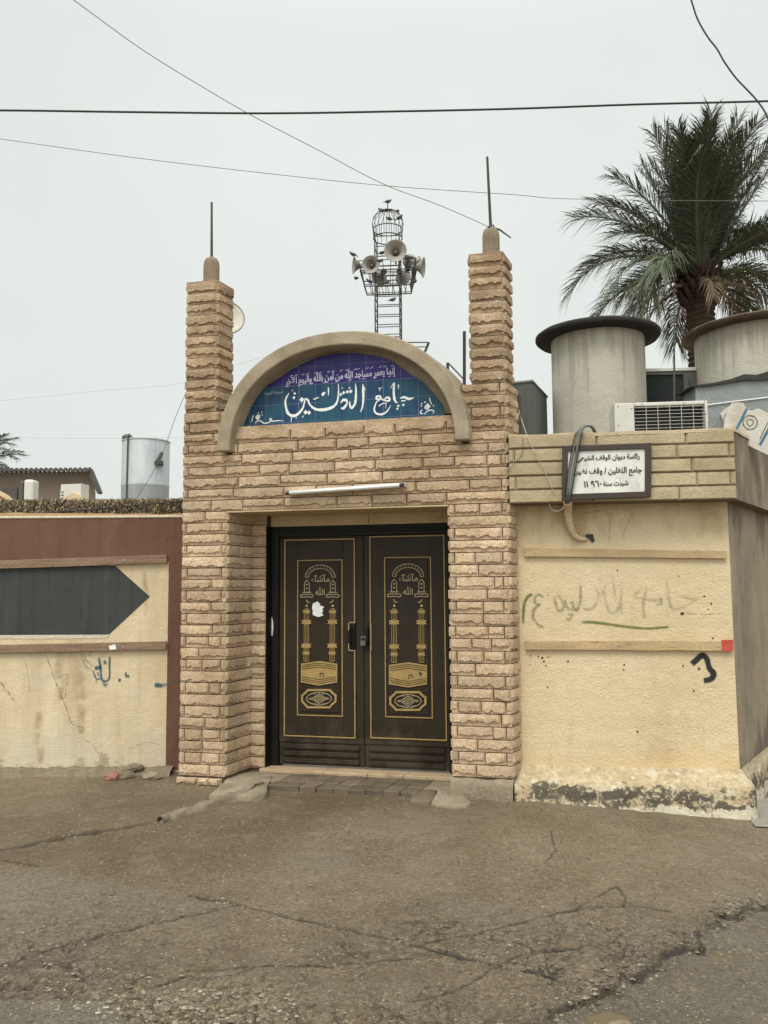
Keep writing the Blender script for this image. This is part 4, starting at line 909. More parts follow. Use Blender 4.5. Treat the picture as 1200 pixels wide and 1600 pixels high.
skewed(mb).build('batten', M['acwhite'], lamp)

# ------------------------------------------------------------------ entry paving and mortar-covered pipe
pav = thing('entry_paving', 'low worn paved step with concrete slab ends before the door', 'doorstep', frame=G)
pav['kind'] = 'structure'
mb = MB(); mb.box(-2.40, -.475, .08, .60, -.05, .038); 
skewed(mb).build('step_base', M['cement'], pav)
mb = MB(); rng = random.Random(5)
xs_ = [-2.29, -1.70, -1.31, -1.0, -.475]
for i in range(4):
    mb.box(xs_[i]+.002, xs_[i+1]-.002, .335, .50, .04, .072+rng.uniform(-.002,.002), 0)
skewed(mb).build('threshold', M['marble'], pav, bevel=.006)
mb = MB(); nx_, ny_ = 9, 3
for i in range(nx_):
    for j in range(ny_):
        xa = -1.98+i*.1385+rng.uniform(-.004,.004); ya = -.07+j*.136+(.02 if i % 2 else 0)*0+rng.uniform(-.004,.004); t = rng.uniform(.7,1.15); z_ = .047+rng.uniform(-.004,.004)-(.006 if j == 0 else 0)
        mb.box(xa, xa+.1365, ya, ya+.132, -.05, z_, 0, t)
skewed(mb).build('paver', M['paver'], pav, bevel=.008)
def slabby(name, pts, z0, z1, m, parent=None, jitter=.012, fr=None):
    mb = MB(); q = smoothpath(pts+pts[:1], 5)[:-1]; q = [(p[0]+jitter*mnoise.noise(Vector((p[0]*8,p[1]*8,1))), p[1]+jitter*mnoise.noise(Vector((p[0]*8,p[1]*8,7)))) for p in q]
    n = len(q); cx = sum(p[0] for p in q)/n; cy = sum(p[1] for p in q)/n; vs = []; rings = [(1.0,z0),(1.0,z1-.010),(.985,z1-.002),(.95,z1),(.6,z1+.002),(.25,z1+.002)]
    for k, z in rings: vs += [(cx+(p[0]-cx)*k, cy+(p[1]-cy)*k, z+.010*mnoise.noise(Vector((p[0]*6*k,p[1]*6*k,3)))*(z > z0)) for p in q]
    fs = [(r*n+i, r*n+(i+1)%n, (r+1)*n+(i+1)%n, (r+1)*n+i) for r in range(len(rings)-1) for i in range(n)]+[[(len(rings)-1)*n+i for i in range(n)]]
    mb.add(vs, fs); return mb.build(name, m, parent, smooth=True)
def gl(px, py, z): g = gnd(px, py, z); v = np.array(g)-G.o; return (v@G.u, v@G.n)
slabby('concrete_slab', [gl(*p,.06) for p in ((328,1238),(345,1222),(364,1207),(400,1203),(424,1207),(418,1222),(408,1238))], -.06, .045, M['cement'], pav)
slabby('concrete_slab', [gl(*p,.06) for p in ((672,1246),(682,1232),(693,1222),(708,1222),(722,1232),(735,1247),(706,1250))], -.06, .024, M['cement'], pav)
slabby('concrete_slab', [gl(*p,.05) for p in ((640,1244),(648,1230),(672,1222),(690,1222),(682,1232),(672,1246))], -.06, .03, M['paver'], pav)
pipe = thing('drain_pipe', 'drain pipe under a cracked mortar ridge, dark mouth open to the yard', 'drain pipe')
pts = [gnd(*p) for p in ((405,1236),(390,1243),(365,1250),(340,1257),(310,1266),(285,1275),(262,1281))]
mb = MB(); vs = []; prof = [(-.15,-.02),(-.12,.02),(-.075,.045),(0,.058),(.06,.045),(.10,.022),(.13,-.02)]
for i, p in enumerate(smoothpath([tuple(p) for p in pts], 5)):
    p = Vector(p); t = i/30; s_ = 1.2-.45*t
    for j, (a_, z_) in enumerate(prof): vs.append((p.x+a_*.35*s_+.012*mnoise.noise(p*9+Vector((0,0,j))), p.y+a_*s_+.014*mnoise.noise(p*7+Vector((j,0,0))), max(-.02,z_)*s_+.016*mnoise.noise(p*11+Vector((0,j,0)))))
n = len(vs)//7
mb.add(vs, [(i*7+j, i*7+j+1, (i+1)*7+j+1, (i+1)*7+j) for i in range(n-1) for j in range(6)]+[list(range(7)), list(range((n-1)*7+6,(n-1)*7-1,-1))])
mb.build('mortar_ridge', M['cement'], pipe, smooth=True)
mb = MB(); a = gnd(268,1279); b = gnd(250,1286); dv = (b-a).normalized(); a.z = .018; b.z = .016
mb.lathe([(.034,-.22),(.034,0),(.028,0),(.028,-.22)], 16, b, dv, cap=False)
mb.build('pipe_mouth', M['rock'], pipe, smooth=True, angle=40)
mb = MB(); mb.lathe([(0,0),(.0275,0)], 16, b-dv*.012, dv, cap=False); mb.build('pipe_hollow_dark', M['black'], pipe)  # black disc paints the shade deep inside the pipe

# ------------------------------------------------------------------ boundary wall on the viewer's left
wallL = thing('boundary_wall', 'cream rendered street wall with red-brown painted border beside the gateway', 'wall', frame=LW)
def lw(px, py, y=0): q = LW.P(px, py, y); return (q[0], q[2])
WZ = 2.305; wx1 = lw(284,1000)[0]+.05; wx0 = -9.0
mb = MB(); mb.box(wx0, wx1, 0, .22, -.3, WZ, 0)
def stroke(mb, pts, F, f=lambda a, b: (a, b), y=-.003, m=0, sc=1.0):
    q = smoothpath([(*[F.P(*f(p[0],p[1]),y)[i] for i in (0,2)], p[2]*sc) for p in pts], 5); mb.ribbon([(a,b) for a,b,_ in q], [c for _,_,c in q], y, m=m, soft=True)
for p in ([(68,1015,.02),(78,1040,.02),(85,1060,.015),(95,1085,.02),(105,1110,.018),(112,1130,.02),(135,1138,.015)], [(0,1065,.02),(12,1080,.03),(22,1095,.015)], [(88,1060,.012),(105,1055,.015),(100,1100,.012)], [(120,1150,.012),(140,1160,.015),(155,1178,.012)], [(200,1170,.01),(230,1160,.012),(250,1164,.01)], [(3,1075,.02),(18,1088,.025)], [(40,1030,.008),(44,1060,.01),(48,1090,.008)]): stroke(mb, p, LW, m=1)
for p in ([(130,1020,.07),(128,1070,.18),(127,1150,.08)], [(95,1015,.08),(93,1050,.15),(95,1095,.07)], [(20,890,.03),(20,1000,.03)], [(225,890,.06),(228,930,.09),(226,965,.05)], [(60,1110,.08),(62,1150,.13),(63,1195,.08)]): stroke(mb, p, LW, m=2)
mb.build('wall_body', [M['cream'], M['hair'], M['stain']], wallL)
zbt = (lw(0,884)[1]+lw(262,868)[1])/2-.01; xb = lw(262,1000)[0]
mb = MB(); mb.box(wx0, wx1, -.004, 0, zbt, WZ-.012); mb.box(xb, wx1, -.004, 0, .02, zbt)
mb.build('painted_border', M['brownband'], wallL)
mb = MB(); mb.box(wx0, wx1, -.012, .23, WZ-.010, WZ+.012); ob = mb.build('wall_top', M['limeedge'], wallL, bevel=.006)
ar = [lw(-700,888),lw(180,884),lw(234,932),lw(170,991.5),lw(-700,994)]
mb = MB(); mb.prism(ar, -.004, 0); mb.build('painted_arrow', M['slate'], wallL)
mb = MB(); mb.prism([lw(-700,996),lw(172,991.5),lw(166,997.5),lw(-700,1001)], -.0035, 0); mb.build('painted_line', M['limeedge'], wallL)
def plank(x0, y0a, y0b, x1, y1a, y1b, F, th, mt, par, px=None):
    a, b, c, d = F.P(x0,y0a), F.P(x1,y1a), F.P(x1,y1b), F.P(x0,y0b); mb = MB(); n = 24; vs = []
    for i in range(n+1):
        t = i/n
        for (p, q), yy in (((a,b),-th),((a,b),0),((d,c),0),((d,c),-th)):
            vs.append((p[0]+(q[0]-p[0])*t, yy, p[2]+(q[2]-p[2])*t+.004*mnoise.noise(Vector((t*9, yy*50, p[2])))))
    mb.add(vs, [(i*4+j, i*4+(j+1)%4, (i+1)*4+(j+1)%4, (i+1)*4+j) for i in range(n) for j in range(4)]+[(3,2,1,0),(n*4,n*4+1,n*4+2,n*4+3)])
    o = mb.build('wooden_batten', mt, par, bevel=.004)
    for t, k in ((.06,.5),(.45,.55),(.72,.45),(.93,.5)):
        x = a[0]+(b[0]-a[0])*t; z = (a[2]+(b[2]-a[2])*t)*k+(d[2]+(c[2]-d[2])*t)*(1-k); nb = MB(); nb.lathe([(.009,0),(.008,.003),(0,.004)], 8, (x,-th,z), (0,-1,0)); nb.build('nail_head', M['palecable'], o)
    return o
plank(-700,900,913, 262,867,880, LW, .035, M['board'], wallL); plank(-700,1022,1035, 261,1002,1015, LW, .035, M['board'], wallL)
mb = MB(); mb.prism([lw(172,1009),lw(182,1006),lw(184,1014),lw(174,1015)], -.039, -.037); mb.build('paper_scrap', M['white'], wallL)
def e3(X, Y): return (110+X/7.5, 1010+Y/7.5)
mb = MB(); k = .0059/7.5
for p in ([(330,120,35),(345,200,42),(355,290,38),(362,370,40),(390,405,42),(435,400,36),(458,350,34),(458,220,34),(462,105,42)], [(400,165,50),(410,210,50)], [(285,255,60),(320,250,70),(368,238,50)], [(262,280,22),(285,345,26),(315,385,28),(350,370,20)], [(320,300,22),(330,350,24)]): stroke(mb, p, LW, e3, m=0, sc=k)
for p in ([(560,395,60),(590,395,60)], [(650,300,26),(650,340,44),(690,352,55)], [(985,448,70),(1030,455,80),(1085,460,60)]): stroke(mb, p, LW, e3, m=0, sc=k)
for p in ([(250,270,18),(200,250,20),(150,190,20),(170,150,18),(230,200,18),(260,240,18)], [(380,420,40),(405,455,60),(430,430,40)], [(300,380,20),(310,420,30)], [(1090,440,40),(1105,450,60),(1125,440,40)], [(1125,432,22),(1200,425,24),(1280,410,20)], [(200,80,14),(220,110,14),(260,60,12)]): stroke(mb, p, LW, e3, y=-.0055, m=1, sc=k)
mb.build('graffiti', [M['blue'], M['bluefade']], wallL)
# mud capping and brushwood screen standing on the wall
mb = MB(); n = 90; vs = []; K = 4; xa, xz = lw(-150,800)[0], lw(283,800)[0]
for i in range(n+1):
    x = xa+(xz-xa)*i/n; zt = WZ+.055-.03*max(0,(x-xa)/(xz-xa)-.3)+.01*mnoise.noise(Vector((x*6,0,0)))
    for y_, z_ in ((.02,WZ+.0125),(.03,zt-.008),(.09,zt),(.2,WZ+.0125)): vs.append((x, y_, z_))
mb.add(vs, [(i*4+j, (i+1)*4+j, (i+1)*4+j+1, i*4+j+1) for i in range(n) for j in range(3)]); mb.build('mud_capping', M['mud'], wallL, smooth=True)
reed = thing('brushwood_screen', 'speckled olive brushwood screen along the top of the street wall', 'screen', frame=LW)
mb = MB(); rng = random.Random(8); z1_ = 2.49
for i in range(6500):
    x = rng.uniform(xa, xz+.02); z = rng.uniform(WZ+.03, z1_-.012); l = rng.uniform(.012,.04); a_ = rng.gauss(1.57,.7); y_ = rng.uniform(.05,.11); w_ = rng.uniform(.004,.010); t = rng.choice([.15,.25,.45,.8,1.1,1.5,1.9])
    dx, dz = math.cos(a_)*l/2, math.sin(a_)*l/2
    if z+abs(dz) > z1_+.004: continue
    mb.add([(x-dx-w_*.5,y_,z-dz),(x-dx+w_*.5,y_-.003,z-dz),(x+dx+w_*.5,y_-.004,z+dz),(x+dx-w_*.5,y_,z+dz)], [(0,1,2,3)], 0, t)
mb.build('brushwood', M['reed'], reed)
mb = MB(); mb.box(xa, xz+.02, .113, .118, WZ+.013, z1_-.01, 0, .8); mb.build('backing', M['reed'], reed)
mb = MB(); mb.tube([lwp for lwp in [(xa+(xz-xa)*i/20, .045, WZ+.05+.02*math.sin(i*.6)*(i<12)+(.10*(i-11)/9 if i > 11 else 0)) for i in range(21)]], .006, 6); mb.build('tie_wire', M['blackcable'], reed)
# rubble strip and stones at the wall foot
mb = MB(); vs = []; n = 140
for i in range(n+1):
    x = -3.6+(wx1-.1+3.6)*i/n; b_ = .5+.5*mnoise.noise(Vector((x*2.3,0,0)))
    for y_, z_ in ((.01,.045+.02*b_),(-.05,.04+.025*b_),(-.11-.06*b_,.02+.02*b_),(-.17-.08*b_,-.03)): vs.append((x, y_+.02*mnoise.noise(Vector((x*11,y_*9,2))), z_+.018*mnoise.noise(Vector((x*13,y_*20,5)))))
mb.add(vs, [(i*4+j, i*4+j+1, (i+1)*4+j+1, (i+1)*4+j) for i in range(n) for j in range(3)]); mb.build('broken_kerb', M['rock'], wallL)
def rock(name, c, sx, sy, sz, rz, m, seed, label, cat, grp=None):
    mb = MB(); mb.ball((0,0,0), 1, n=14, k=9); rot = Matrix.Rotation(rz, 3, 'Z')
    mb.v = [tuple(Vector(c)+rot @ Vector((v[0]*sx*(1+.35*mnoise.noise(Vector(v)*1.7+Vector((seed,0,0)))), v[1]*sy*(1+.3*mnoise.noise(Vector(v)*2+Vector((0,seed,0)))), v[2]*sz*(1+.3*mnoise.noise(Vector(v)*2+Vector((0,0,seed))))))) for v in mb.v]
    return tag(mb.build(name, m), label, cat, grp)
def rk(px, py): g = gnd(px, py); return (g.x, g.y+.03, .02)
rock('rubble_stone', rk(173,1220), .07, .05, .045, .5, M['redrock'], 3, 'pinkish red broken stone lying at the foot of the cream wall', 'stone', 'rubble at the wall foot')
rock('rubble_stone', rk(190,1217), .10, .06, .05, .3, M['rock'], 7, 'dark grey broken stone touching the pink one by the wall', 'stone', 'rubble at the wall foot')
rock('rubble_stone', (rk(208,1212)[0], rk(208,1212)[1], .06), .09, .04, .04, .4, M['rock'], 9, 'dark grey stone leaning up on the rubble against the wall', 'stone', 'rubble at the wall foot')
rock('rubble_stone', (gnd(968,1584).x, gnd(968,1584).y, gz(gnd(968,1584).x, gnd(968,1584).y)), .05, .03, .015, .2, M['rock'], 21, 'dark wet stone lying in the nearer puddle on the road', 'stone')
rock('rubble_stone', rk(236,1218), .09, .05, .04, 0, M['cement'], 12, 'pale grey flat stone nearest the stone pier in the rubble', 'stone', 'rubble at the wall foot')

# ------------------------------------------------------------------ rendered building on the viewer's right
bld = thing('flat_roofed_building', 'cream stucco flat-roofed building with block parapet beside the gateway', 'building', frame=W)
SD = Vector((math.sin(R(27)), math.cos(R(27)), 0))                 # its street side runs off at an angle
c0 = Vector((1.585, 0, 0)); ft = Vector((1.640,0,0))
far = c0+SD*4.5
def leanwall():
    mb = MB(); xL = -.075; zt = 2.30
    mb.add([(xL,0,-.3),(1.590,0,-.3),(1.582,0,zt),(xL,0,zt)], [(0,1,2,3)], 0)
    e = Vector((1.590,0,0))+SD*4.5
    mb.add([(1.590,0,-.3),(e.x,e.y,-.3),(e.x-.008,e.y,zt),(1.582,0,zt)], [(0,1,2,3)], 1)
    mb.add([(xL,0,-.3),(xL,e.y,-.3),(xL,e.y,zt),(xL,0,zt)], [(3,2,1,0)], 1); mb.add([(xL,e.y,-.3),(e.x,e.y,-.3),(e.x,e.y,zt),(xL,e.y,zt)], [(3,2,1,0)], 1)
    for p in ([(1070,958,.01),(1100,960,.012),(1128,958,.008)], [(990,800,.008),(975,830,.01),(976,845,.01)], [(910,803,.012),(950,801,.014),(951,850,.012)], [(905,800,.008),(905,845,.008)]): stroke(mb, p, W, m=2)
    sf = Frame(*(np.array((Matrix.Translation(Vector(W.o)) @ Matrix.Rotation(-W.yaw,4,'Z') @ c0).to_2d())), W.yaw-R(63))
    for p in ([(1160,1052,.02),(1158,1080,.02),(1152,1090,.02)], [(1166,1040,.02),(1172,1032,.02),(1166,1070,.02),(1160,1095,.02)], [(1152,875,.015),(1148,905,.015)]): 
        q = smoothpath([(*[sf.P(a,b,-.004)[i] for i in (0,2)], c) for a,b,c in p], 4); st = len(mb.v); mb.ribbon([(a,b) for a,b,_ in q], [c for _,_,c in q], 0, m=4, soft=True)
        mb.v[st:] = [tuple(c0+SD*(v[0])+Vector((SD.y,-SD.x,0))*.006+Vector((0,0,v[2]))) for v in mb.v[st:]]
    rng = random.Random(21)                # small chips and pocks in the render
    e4 = lambda X, Y: (810+X/3.871, 890+Y/3.871)
    for X, Y, r_ in ((145,535,9),(120,525,6),(155,555,7),(180,530,5),(75,520,5),(70,575,4),(165,580,5),(300,555,7),(640,575,6),(637,607,7),(175,712,6),(995,582,6),(1060,735,7),(1125,160,7),(1168,205,6),(990,265,12),(720,980,8),(1175,415,7),(1150,240,5),(970,40,5),(1092,600,9),(600,5,6)):
        c = W.P(*e4(X,Y),-.002); k_ = r_/3.871*.0051; mb.add([(c[0]+k_*math.cos(t)*rng.uniform(.5,1.3), -.0022, c[2]+k_*math.sin(t)*rng.uniform(.5,1.2)) for t in (0,.8,1.6,2.4,3.2,4,4.8,5.5)], [list(range(8))], 5)
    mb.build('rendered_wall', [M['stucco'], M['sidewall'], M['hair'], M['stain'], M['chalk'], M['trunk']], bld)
leanwall()
e = Vector((1.58,0,0))+SD*4.4
mb = MB(); mb.slab([(-.07,.02),(1.57,.02),(e.x,e.y),(-.07,e.y)], 2.30, 2.60); mb.build('roof', M['cement'], bld)
mb = MB(); PZ0, PZ1 = 2.295, 2.842; pxa, pxb = -.115, 1.605; pc = Vector((pxb,-.2,0)); pe = pc+SD*4.4; nrm = Vector((-SD.y, SD.x, 0))
mb.slab([(pxa,-.198),(pxb,-.198),(pe.x,pe.y),(pe.x-.2,pe.y+.05),(pxb-.12,.0),(pxa,.0)], PZ0, PZ1-.012, 1)
hh = (PZ1-PZ0)/5
stones(mb, (pxa,-.198,0), (1,0,0), (0,-1,0), pxb-pxa-.002, PZ0, hh, 5, 61, (.48,.80), proud=.012, smoothface=True, rough=.5, joint=.011, tones=(.85,1.06))
mb.build('parapet', [M['parapet'], M['parapetjoint']], bld)
mb = MB(); q = pc+Vector((.002,.002,0)); on = Vector((SD.y,-SD.x,0))*.012
a_, b_ = q, q+SD*4.3
mb.add([(a_+on*0).to_tuple()[:2]+(PZ0-.003,), (b_+on).to_tuple()[:2]+(PZ0-.003,), (b_+on).to_tuple()[:2]+(PZ1-.01,), (a_+on*0).to_tuple()[:2]+(PZ1-.01,)], [(0,1,2,3)])
vs = []
n = 40
for i in range(n+1):                                              # rendered coping, uneven
    t = i/n; x = pxa+(pxb-pxa)*t; zz = PZ1-.012+.008*mnoise.noise(Vector((x*4,0,9)))
    for y_, dz in ((-.212,-.012),(-.205,.016),(-.10,.024),(.002,.012),(.002,-.02)): vs.append((x, y_, zz+dz))
for i in range(1,n+1):
    t = i/n; p = pc+SD*(4.3*t); zz = PZ1-.012+.008*mnoise.noise(Vector((p.x*4,p.y*4,9)))
    for o_, dz in ((.012,-.012),(.006,.016),(-.08,.024),(-.18,.012),(-.18,-.02)): 
        r_ = p+Vector((SD.y,-SD.x,0))*o_; vs.append((r_.x, r_.y, zz+dz))
mb.add(vs, [(i*5+j, (i+1)*5+j, (i+1)*5+j+1, i*5+j+1) for i in range(2*n) for j in range(4)], 1)
mb.build('coping', [M['sidewall'], M['parapet']], bld)
# rough plinth
def plinth():
    mb = MB(); prof = [(.004,.235),(-.03,.215),(-.085,.175),(-.125,.155),(-.155,.13),(-.175,.07),(-.185,.0),(-.195,-.07),(-.21,-.14),(-.21,-.25)]
    K = len(prof); vs = []; n1 = 110; n2 = 60
    path = []
    for i in range(n1+1): x = -.125+(1.600+.125)*i/n1; path.append((Vector((x,0,0)), Vector((0,-1,0)), 1.0))
    for i in range(1,9): a = i/9; nn = Vector((math.sin(a*R(117)*.9), -math.cos(a*R(117)*.9), 0)); path.append((Vector((1.600,0,0)), nn, 1-.86*a))
    for i in range(n2+1): path.append((Vector((1.593,0,0))+SD*(.02+3.5*i/n2), Vector((SD.y,-SD.x,0)), .12))
    for p, nn, k in path:
        for j, (d, z) in enumerate(prof):
            q = p+nn*(-d*k)+Vector((0,0,z))
            am = .0 if j == 0 else (.010 if j < 3 else .022)
            r_ = mnoise.noise(q*9)*am+mnoise.noise(q*26)*am*.5; q += nn*r_; q.z += mnoise.noise(q*7+Vector((5,0,0)))*am*.6; vs.append(q)
    n = len(path); mb.add(vs, [(i*K+j+1, (i+1)*K+j+1, (i+1)*K+j, i*K+j) for i in range(n-1) for j in range(K-1)]); mb.add([vs[j] for j in range(K)]+[Vector((-.125,0,-.25))], [list(range(K+1))])
    mb.build('plinth', M['plinth'], bld, smooth=True)
plinth()
plank(819,856,870, 1134,861,873, W, .03, M['creamboard'], bld); pb = plank(821,1001,1015, 1144.5,1001,1017, W, .03, M['creamboard'], bld)
mb = MB(); a = [W.P(x,y,-.031) for x,y in ((1127,1000),(1145.5,999.5),(1145.5,1017.5),(1128,1017.5))]; mb.prism([(p[0],p[2]) for p in a], -.0335, -.0315); mb.build('red_paint_mark', M['red'], pb)
def e4(X, Y): return (810+X/3.871, 890+Y/3.871)
mb = MB(); k = .0051/3.871
stroke(mb, [(85,150,20),(60,160,24),(38,200,22),(30,260,20),(30,330,16)], W, e4, m=0, sc=k*1.2)
stroke(mb, [(380,318,16),(450,318,22),(560,332,20),(660,345,20),(760,355,18),(840,352,18),(915,345,18)], W, e4, m=0, sc=k*1.2)
for p in ([(155,170,22),(125,152,24),(100,170,26),(105,205,26),(130,210,18),(95,240,30),(90,290,30),(115,330,26),(160,352,18)],): stroke(mb, p, W, e4, y=-.0036, m=2, sc=k*1.15)
for p in ([(175,150,20),(180,160,20)], [(175,232,18),(185,238,18)], [(215,155,22),(225,200,26),(245,245,30),(275,225,28),(250,165,24),(225,160,20)], [(280,180,22),(295,225,28),(325,240,28),(330,200,22),(310,205,22)], [(325,210,22),(350,245,26),(372,200,28),(376,140,26),(375,90,22)], [(300,275,26),(325,270,24),(310,305,20),(290,295,18)]): stroke(mb, p, W, e4, y=-.0042, m=2, sc=k*1.1)
for p in ([(385,230,22),(430,240,28),(465,215,28),(480,170,26),(490,130,22)], [(470,120,26),(475,130,26)], [(485,60,26),(500,65,26)], [(520,105,28),(530,110,28)], [(490,190,22),(515,130,18),(530,200,26),(555,260,30),(600,245,30),(622,160,30),(622,60,26)], [(570,40,22),(580,120,26),(590,190,22)], [(690,165,24),(740,120,28),(775,110,24),(760,170,26),(755,230,30),(765,300,28)], [(700,170,22),(760,175,22),(820,185,26),(860,175,28),(862,205,26),(830,210,22)], [(895,60,24),(905,120,28),(915,200,28),(945,235,26),(1020,215,28),(1080,180,24),(1120,160,18)], [(940,150,20),(1000,165,24),(1080,180,20)], [(620,160,22),(622,220,26),(625,275,20)], [(340,318,22),(400,318,22)]): stroke(mb, p, W, e4, y=-.0046, m=1, sc=k*1.15)
stroke(mb, [(1045,575,42),(1075,548,42),(1112,518,42),(1140,540,40),(1148,570,38),(1158,600,42),(1180,625,44),(1172,655,42),(1140,668,40),(1118,670,36)], W, e4, m=3, sc=k)
mb.build('graffiti', [M['green'], M['greenfade'], M['greenmid'], M['blackspray']], bld)
# framed mosque sign hung on the parapet
SY = -.245
sign = thing('framed_sign', 'white painted sign with black Arabic lettering in a dark wood frame', 'sign', frame=W)
def sg(px, py, y=SY): q = W.P(px, py, y); return (q[0], q[2])
c4 = [sg(878.5,697), sg(1018,692), sg(1017,776.5), sg(878,782.5)]; i4 = [sg(887,705.5), sg(1007.5,701.5), sg(1007.5,768), sg(887,772)]
mb = MB()
for k in range(4):
    a, b, c, d = c4[k], c4[(k+1)%4], i4[(k+1)%4], i4[k]; mb.prism([a,b,c,d], SY-.012, SY+.022)
mb.build('frame', M['signframe'], sign, bevel=.004)
mb = MB(); mb.prism(i4, SY+.002, SY+.02); face = mb.build('sign_face', M['signface'], sign)
mb = MB()
def e5(X, Y): return (885+X/9.23, 695+Y/9.23)
def line(text, l, r, h, bold=.022, tight=1.0, raw=False):
    a, b = sg(*e5(*l)), sg(*e5(*r)); lettering(text, lambda s, t: (a[0]+(b[0]-a[0])*s, SY-.001, a[1]+(b[1]-a[1])*s+t*h*(b[0]-a[0])), mb, bold, tight=tight, raw=raw)
def endline():
    global mb
    mb.build('text_line', M['blackink'], face); mb = MB()
line('رئاسة ديوان الوقف الشيعي', (150,225), (1058,195), 1.15, .03); endline(); line('جامع الثقلين / وقف نظيره', (95,420), (1090,395), 1.2, .03)
endline(); line('شيدت سنة', (530,596), (895,578), 1.25, .03); line('١١ ٩٦٠', (250,610), (510,598), 1.0, .03, raw=True); endline()
# cable bundle over the sign and the taped sleeve
bun = thing('cable_bundle', 'grey and black cables hanging over the sign into a taped cream sleeve', 'cables', frame=W)
def e7(X, Y): return (870+X/7.5, 680+Y/7.5)
def wp(px, py, y): return W.P(px, py, y)
mb = MB(); mb2 = MB()
for off, r_, mb_ in ((0,.007,mb),(40,.009,mb),(62,.0042,mb2),(-20,.0042,mb2)):
    mb_.tube(smoothpath([wp(*e7(440+off*.4,-30),-.02),wp(*e7(400+off*.4,-95),-.08),wp(*e7(320+off*.4,-105),-.17),wp(*e7(250+off*.7,-40),-.26),wp(*e7(225+off,30),-.272),wp(*e7(205+off,120),-.275),wp(*e7(172+off,320),-.275),wp(*e7(140+off,520),-.275),wp(*e7(122+off*.8,690),-.27),wp(*e7(110+off*.5,800),-.22)], 5), r_, 8)
mb.build('grey_cable', M['cable'], bun, smooth=True); mb2.build('black_cable', M['blackcable'], bun, smooth=True)
mb = MB(); q = smoothpath([(*wp(*e7(128,770),-.215),.036),(*wp(*e7(130,860),-.09),.034),(*wp(*e7(137,960),-.05),.033),(*wp(*e7(165,1080),-.04),.029),(*wp(*e7(210,1170),-.03),.025),(*wp(*e7(275,1212),-.02),.021),(*wp(*e7(345,1222),-.01),.018)], 5)
mb.tube([p[:3] for p in q], [p[3] for p in q], 12); mb.build('taped_sleeve', M['sleeve'], bun, smooth=True)
mb = MB(); mb.prism([W.P(*e7(*p),-.01)[::2] for p in ((335,1166),(380,1158),(425,1160),(430,1200),(446,1236),(420,1258),(398,1240),(385,1215),(340,1192))], -.012, 0); mb.build('wall_hole_dark', M['black'], bun)  # flat black patch paints the shade inside the hole
mb = MB(); c = wp(870,787.5,-.18); mb.tube([(c[0]+.058*math.cos(R(a)), -.19+.012*math.sin(R(a*2)), c[2]+.058*math.sin(R(a))) for a in range(40,385,15)], .0028, 6); mb.build('cable_loop', M['palecable'], bun)
tag(bun)
wr = MB(); wr.tube(smoothpath([wp(810,640,-.0),wp(825,684,-.225),wp(850,735,-.225),wp(862,762,-.225),wp(868,775,-.21)], 5), .003, 6)
o = wr.build('hanging_wire', M['palecable']); W.place(o); tag(o, 'thin pale wire slanting down across the parapet left of the sign', 'wire')
wr = MB(); wr.tube(smoothpath([wp(806,600,.1),wp(812,640,-.05),wp(817,690,-.222),wp(815,710,-.222),wp(806,722,-.222),wp(792,738,-.23)], 5), .0022, 6)
o = wr.build('hanging_wire', M['blackcable']); W.place(o); tag(o, 'thin dark wire drooping over the parapet corner beside the tower', 'wire')

# ------------------------------------------------------------------ things on the roof
def tank(cx, Y, rpx, ztop_px, lidl, m_lid, label, seed, lid_t=.07):
    k = rpx/FPX; r = k*Y/(1-k); c = U(cx, ztop_px, Y+r); t = thing('concrete_tank', label, 'water tank', 'round concrete roof tanks', loc=(c.x, Y+r, 0))
    mb = MB(); zt = U(cx, ztop_px, Y).z
    mb.lathe([(r,2.59),(r,zt-.3),(r,zt)], 64, jit=lambda k_, j: .004*math.sin(j*.8+seed)); mb.build('drum', M['tankconc'], t, smooth=True, angle=50)
    mb = MB(); R_ = lidl/FPX*(Y+r); 
    mb.lathe([(0,zt+.001),(R_*.97,zt+.001),(R_,zt+.02),(R_*1.005,zt+lid_t*.7),(R_*.97,zt+lid_t),(R_*.5,zt+lid_t+.03),(0,zt+lid_t+.04)], 72, jit=lambda k_, j: .012*mnoise.noise(Vector((math.cos(j*.0873)*4, math.sin(j*.0873)*4, k_*.6+seed))))
    mb.build('lid', m_lid, t, smooth=True, angle=60)
tank(932.5, 7.9, 72.5, 511, 97, M['lid'], 'pale round concrete tank with sooty black overhanging lid', 1)
tank(1188, 7.8, 101, 496, 120, M['lid2'], 'broad round concrete tank with brown lid, cut by the photo edge', 2, .06)
# air conditioner
ac = thing('air_conditioner', 'small white air conditioner with wire grille on the parapet roof', 'air conditioner', loc=(0,0,0), rz=0)
ACF = Frame(*U(960,640,7.2).to_2d(), R(7)); ACF.place(ac)
def ap(px, py): q = ACF.P(px, py); return q[0], q[2]
ax1 = ap(1106,640)[0]; az1 = ap(1030,628)[1]; az0 = 2.615; gx0, gx1, gz1 = ap(991,640)[0], ap(1101.5,640)[0], ap(1050,633)[1]; gz0 = gz1-.40
mb = MB(); mb.box(0, gx0, 0, .3, az0, az1); mb.box(gx1, ax1, 0, .3, az0, az1); mb.box(gx0, gx1, 0, .3, gz1, az1); mb.box(gx0, gx1, 0, .3, az0, gz0); mb.box(gx0, gx1, .2, .3, gz0, gz1)
mb.build('casing', M['acwhite'], ac, bevel=.006)
mb = MB(); mb.box(gx0+.002, gx1-.002, .10, .198, gz0+.002, gz1-.002)
for i in range(26): z = gz0+.02+i*.0145; mb.box(gx0+.01, gx1-.01, .088, .098, z, z+.006)
mb.build('coil', M['black'], ac)
mb = MB()
for i in range(1,6): x = gx0+(gx1-gx0)*i/6; mb.tube([(x,-.004,gz0),(x,-.004,gz1)], .0024, 6)
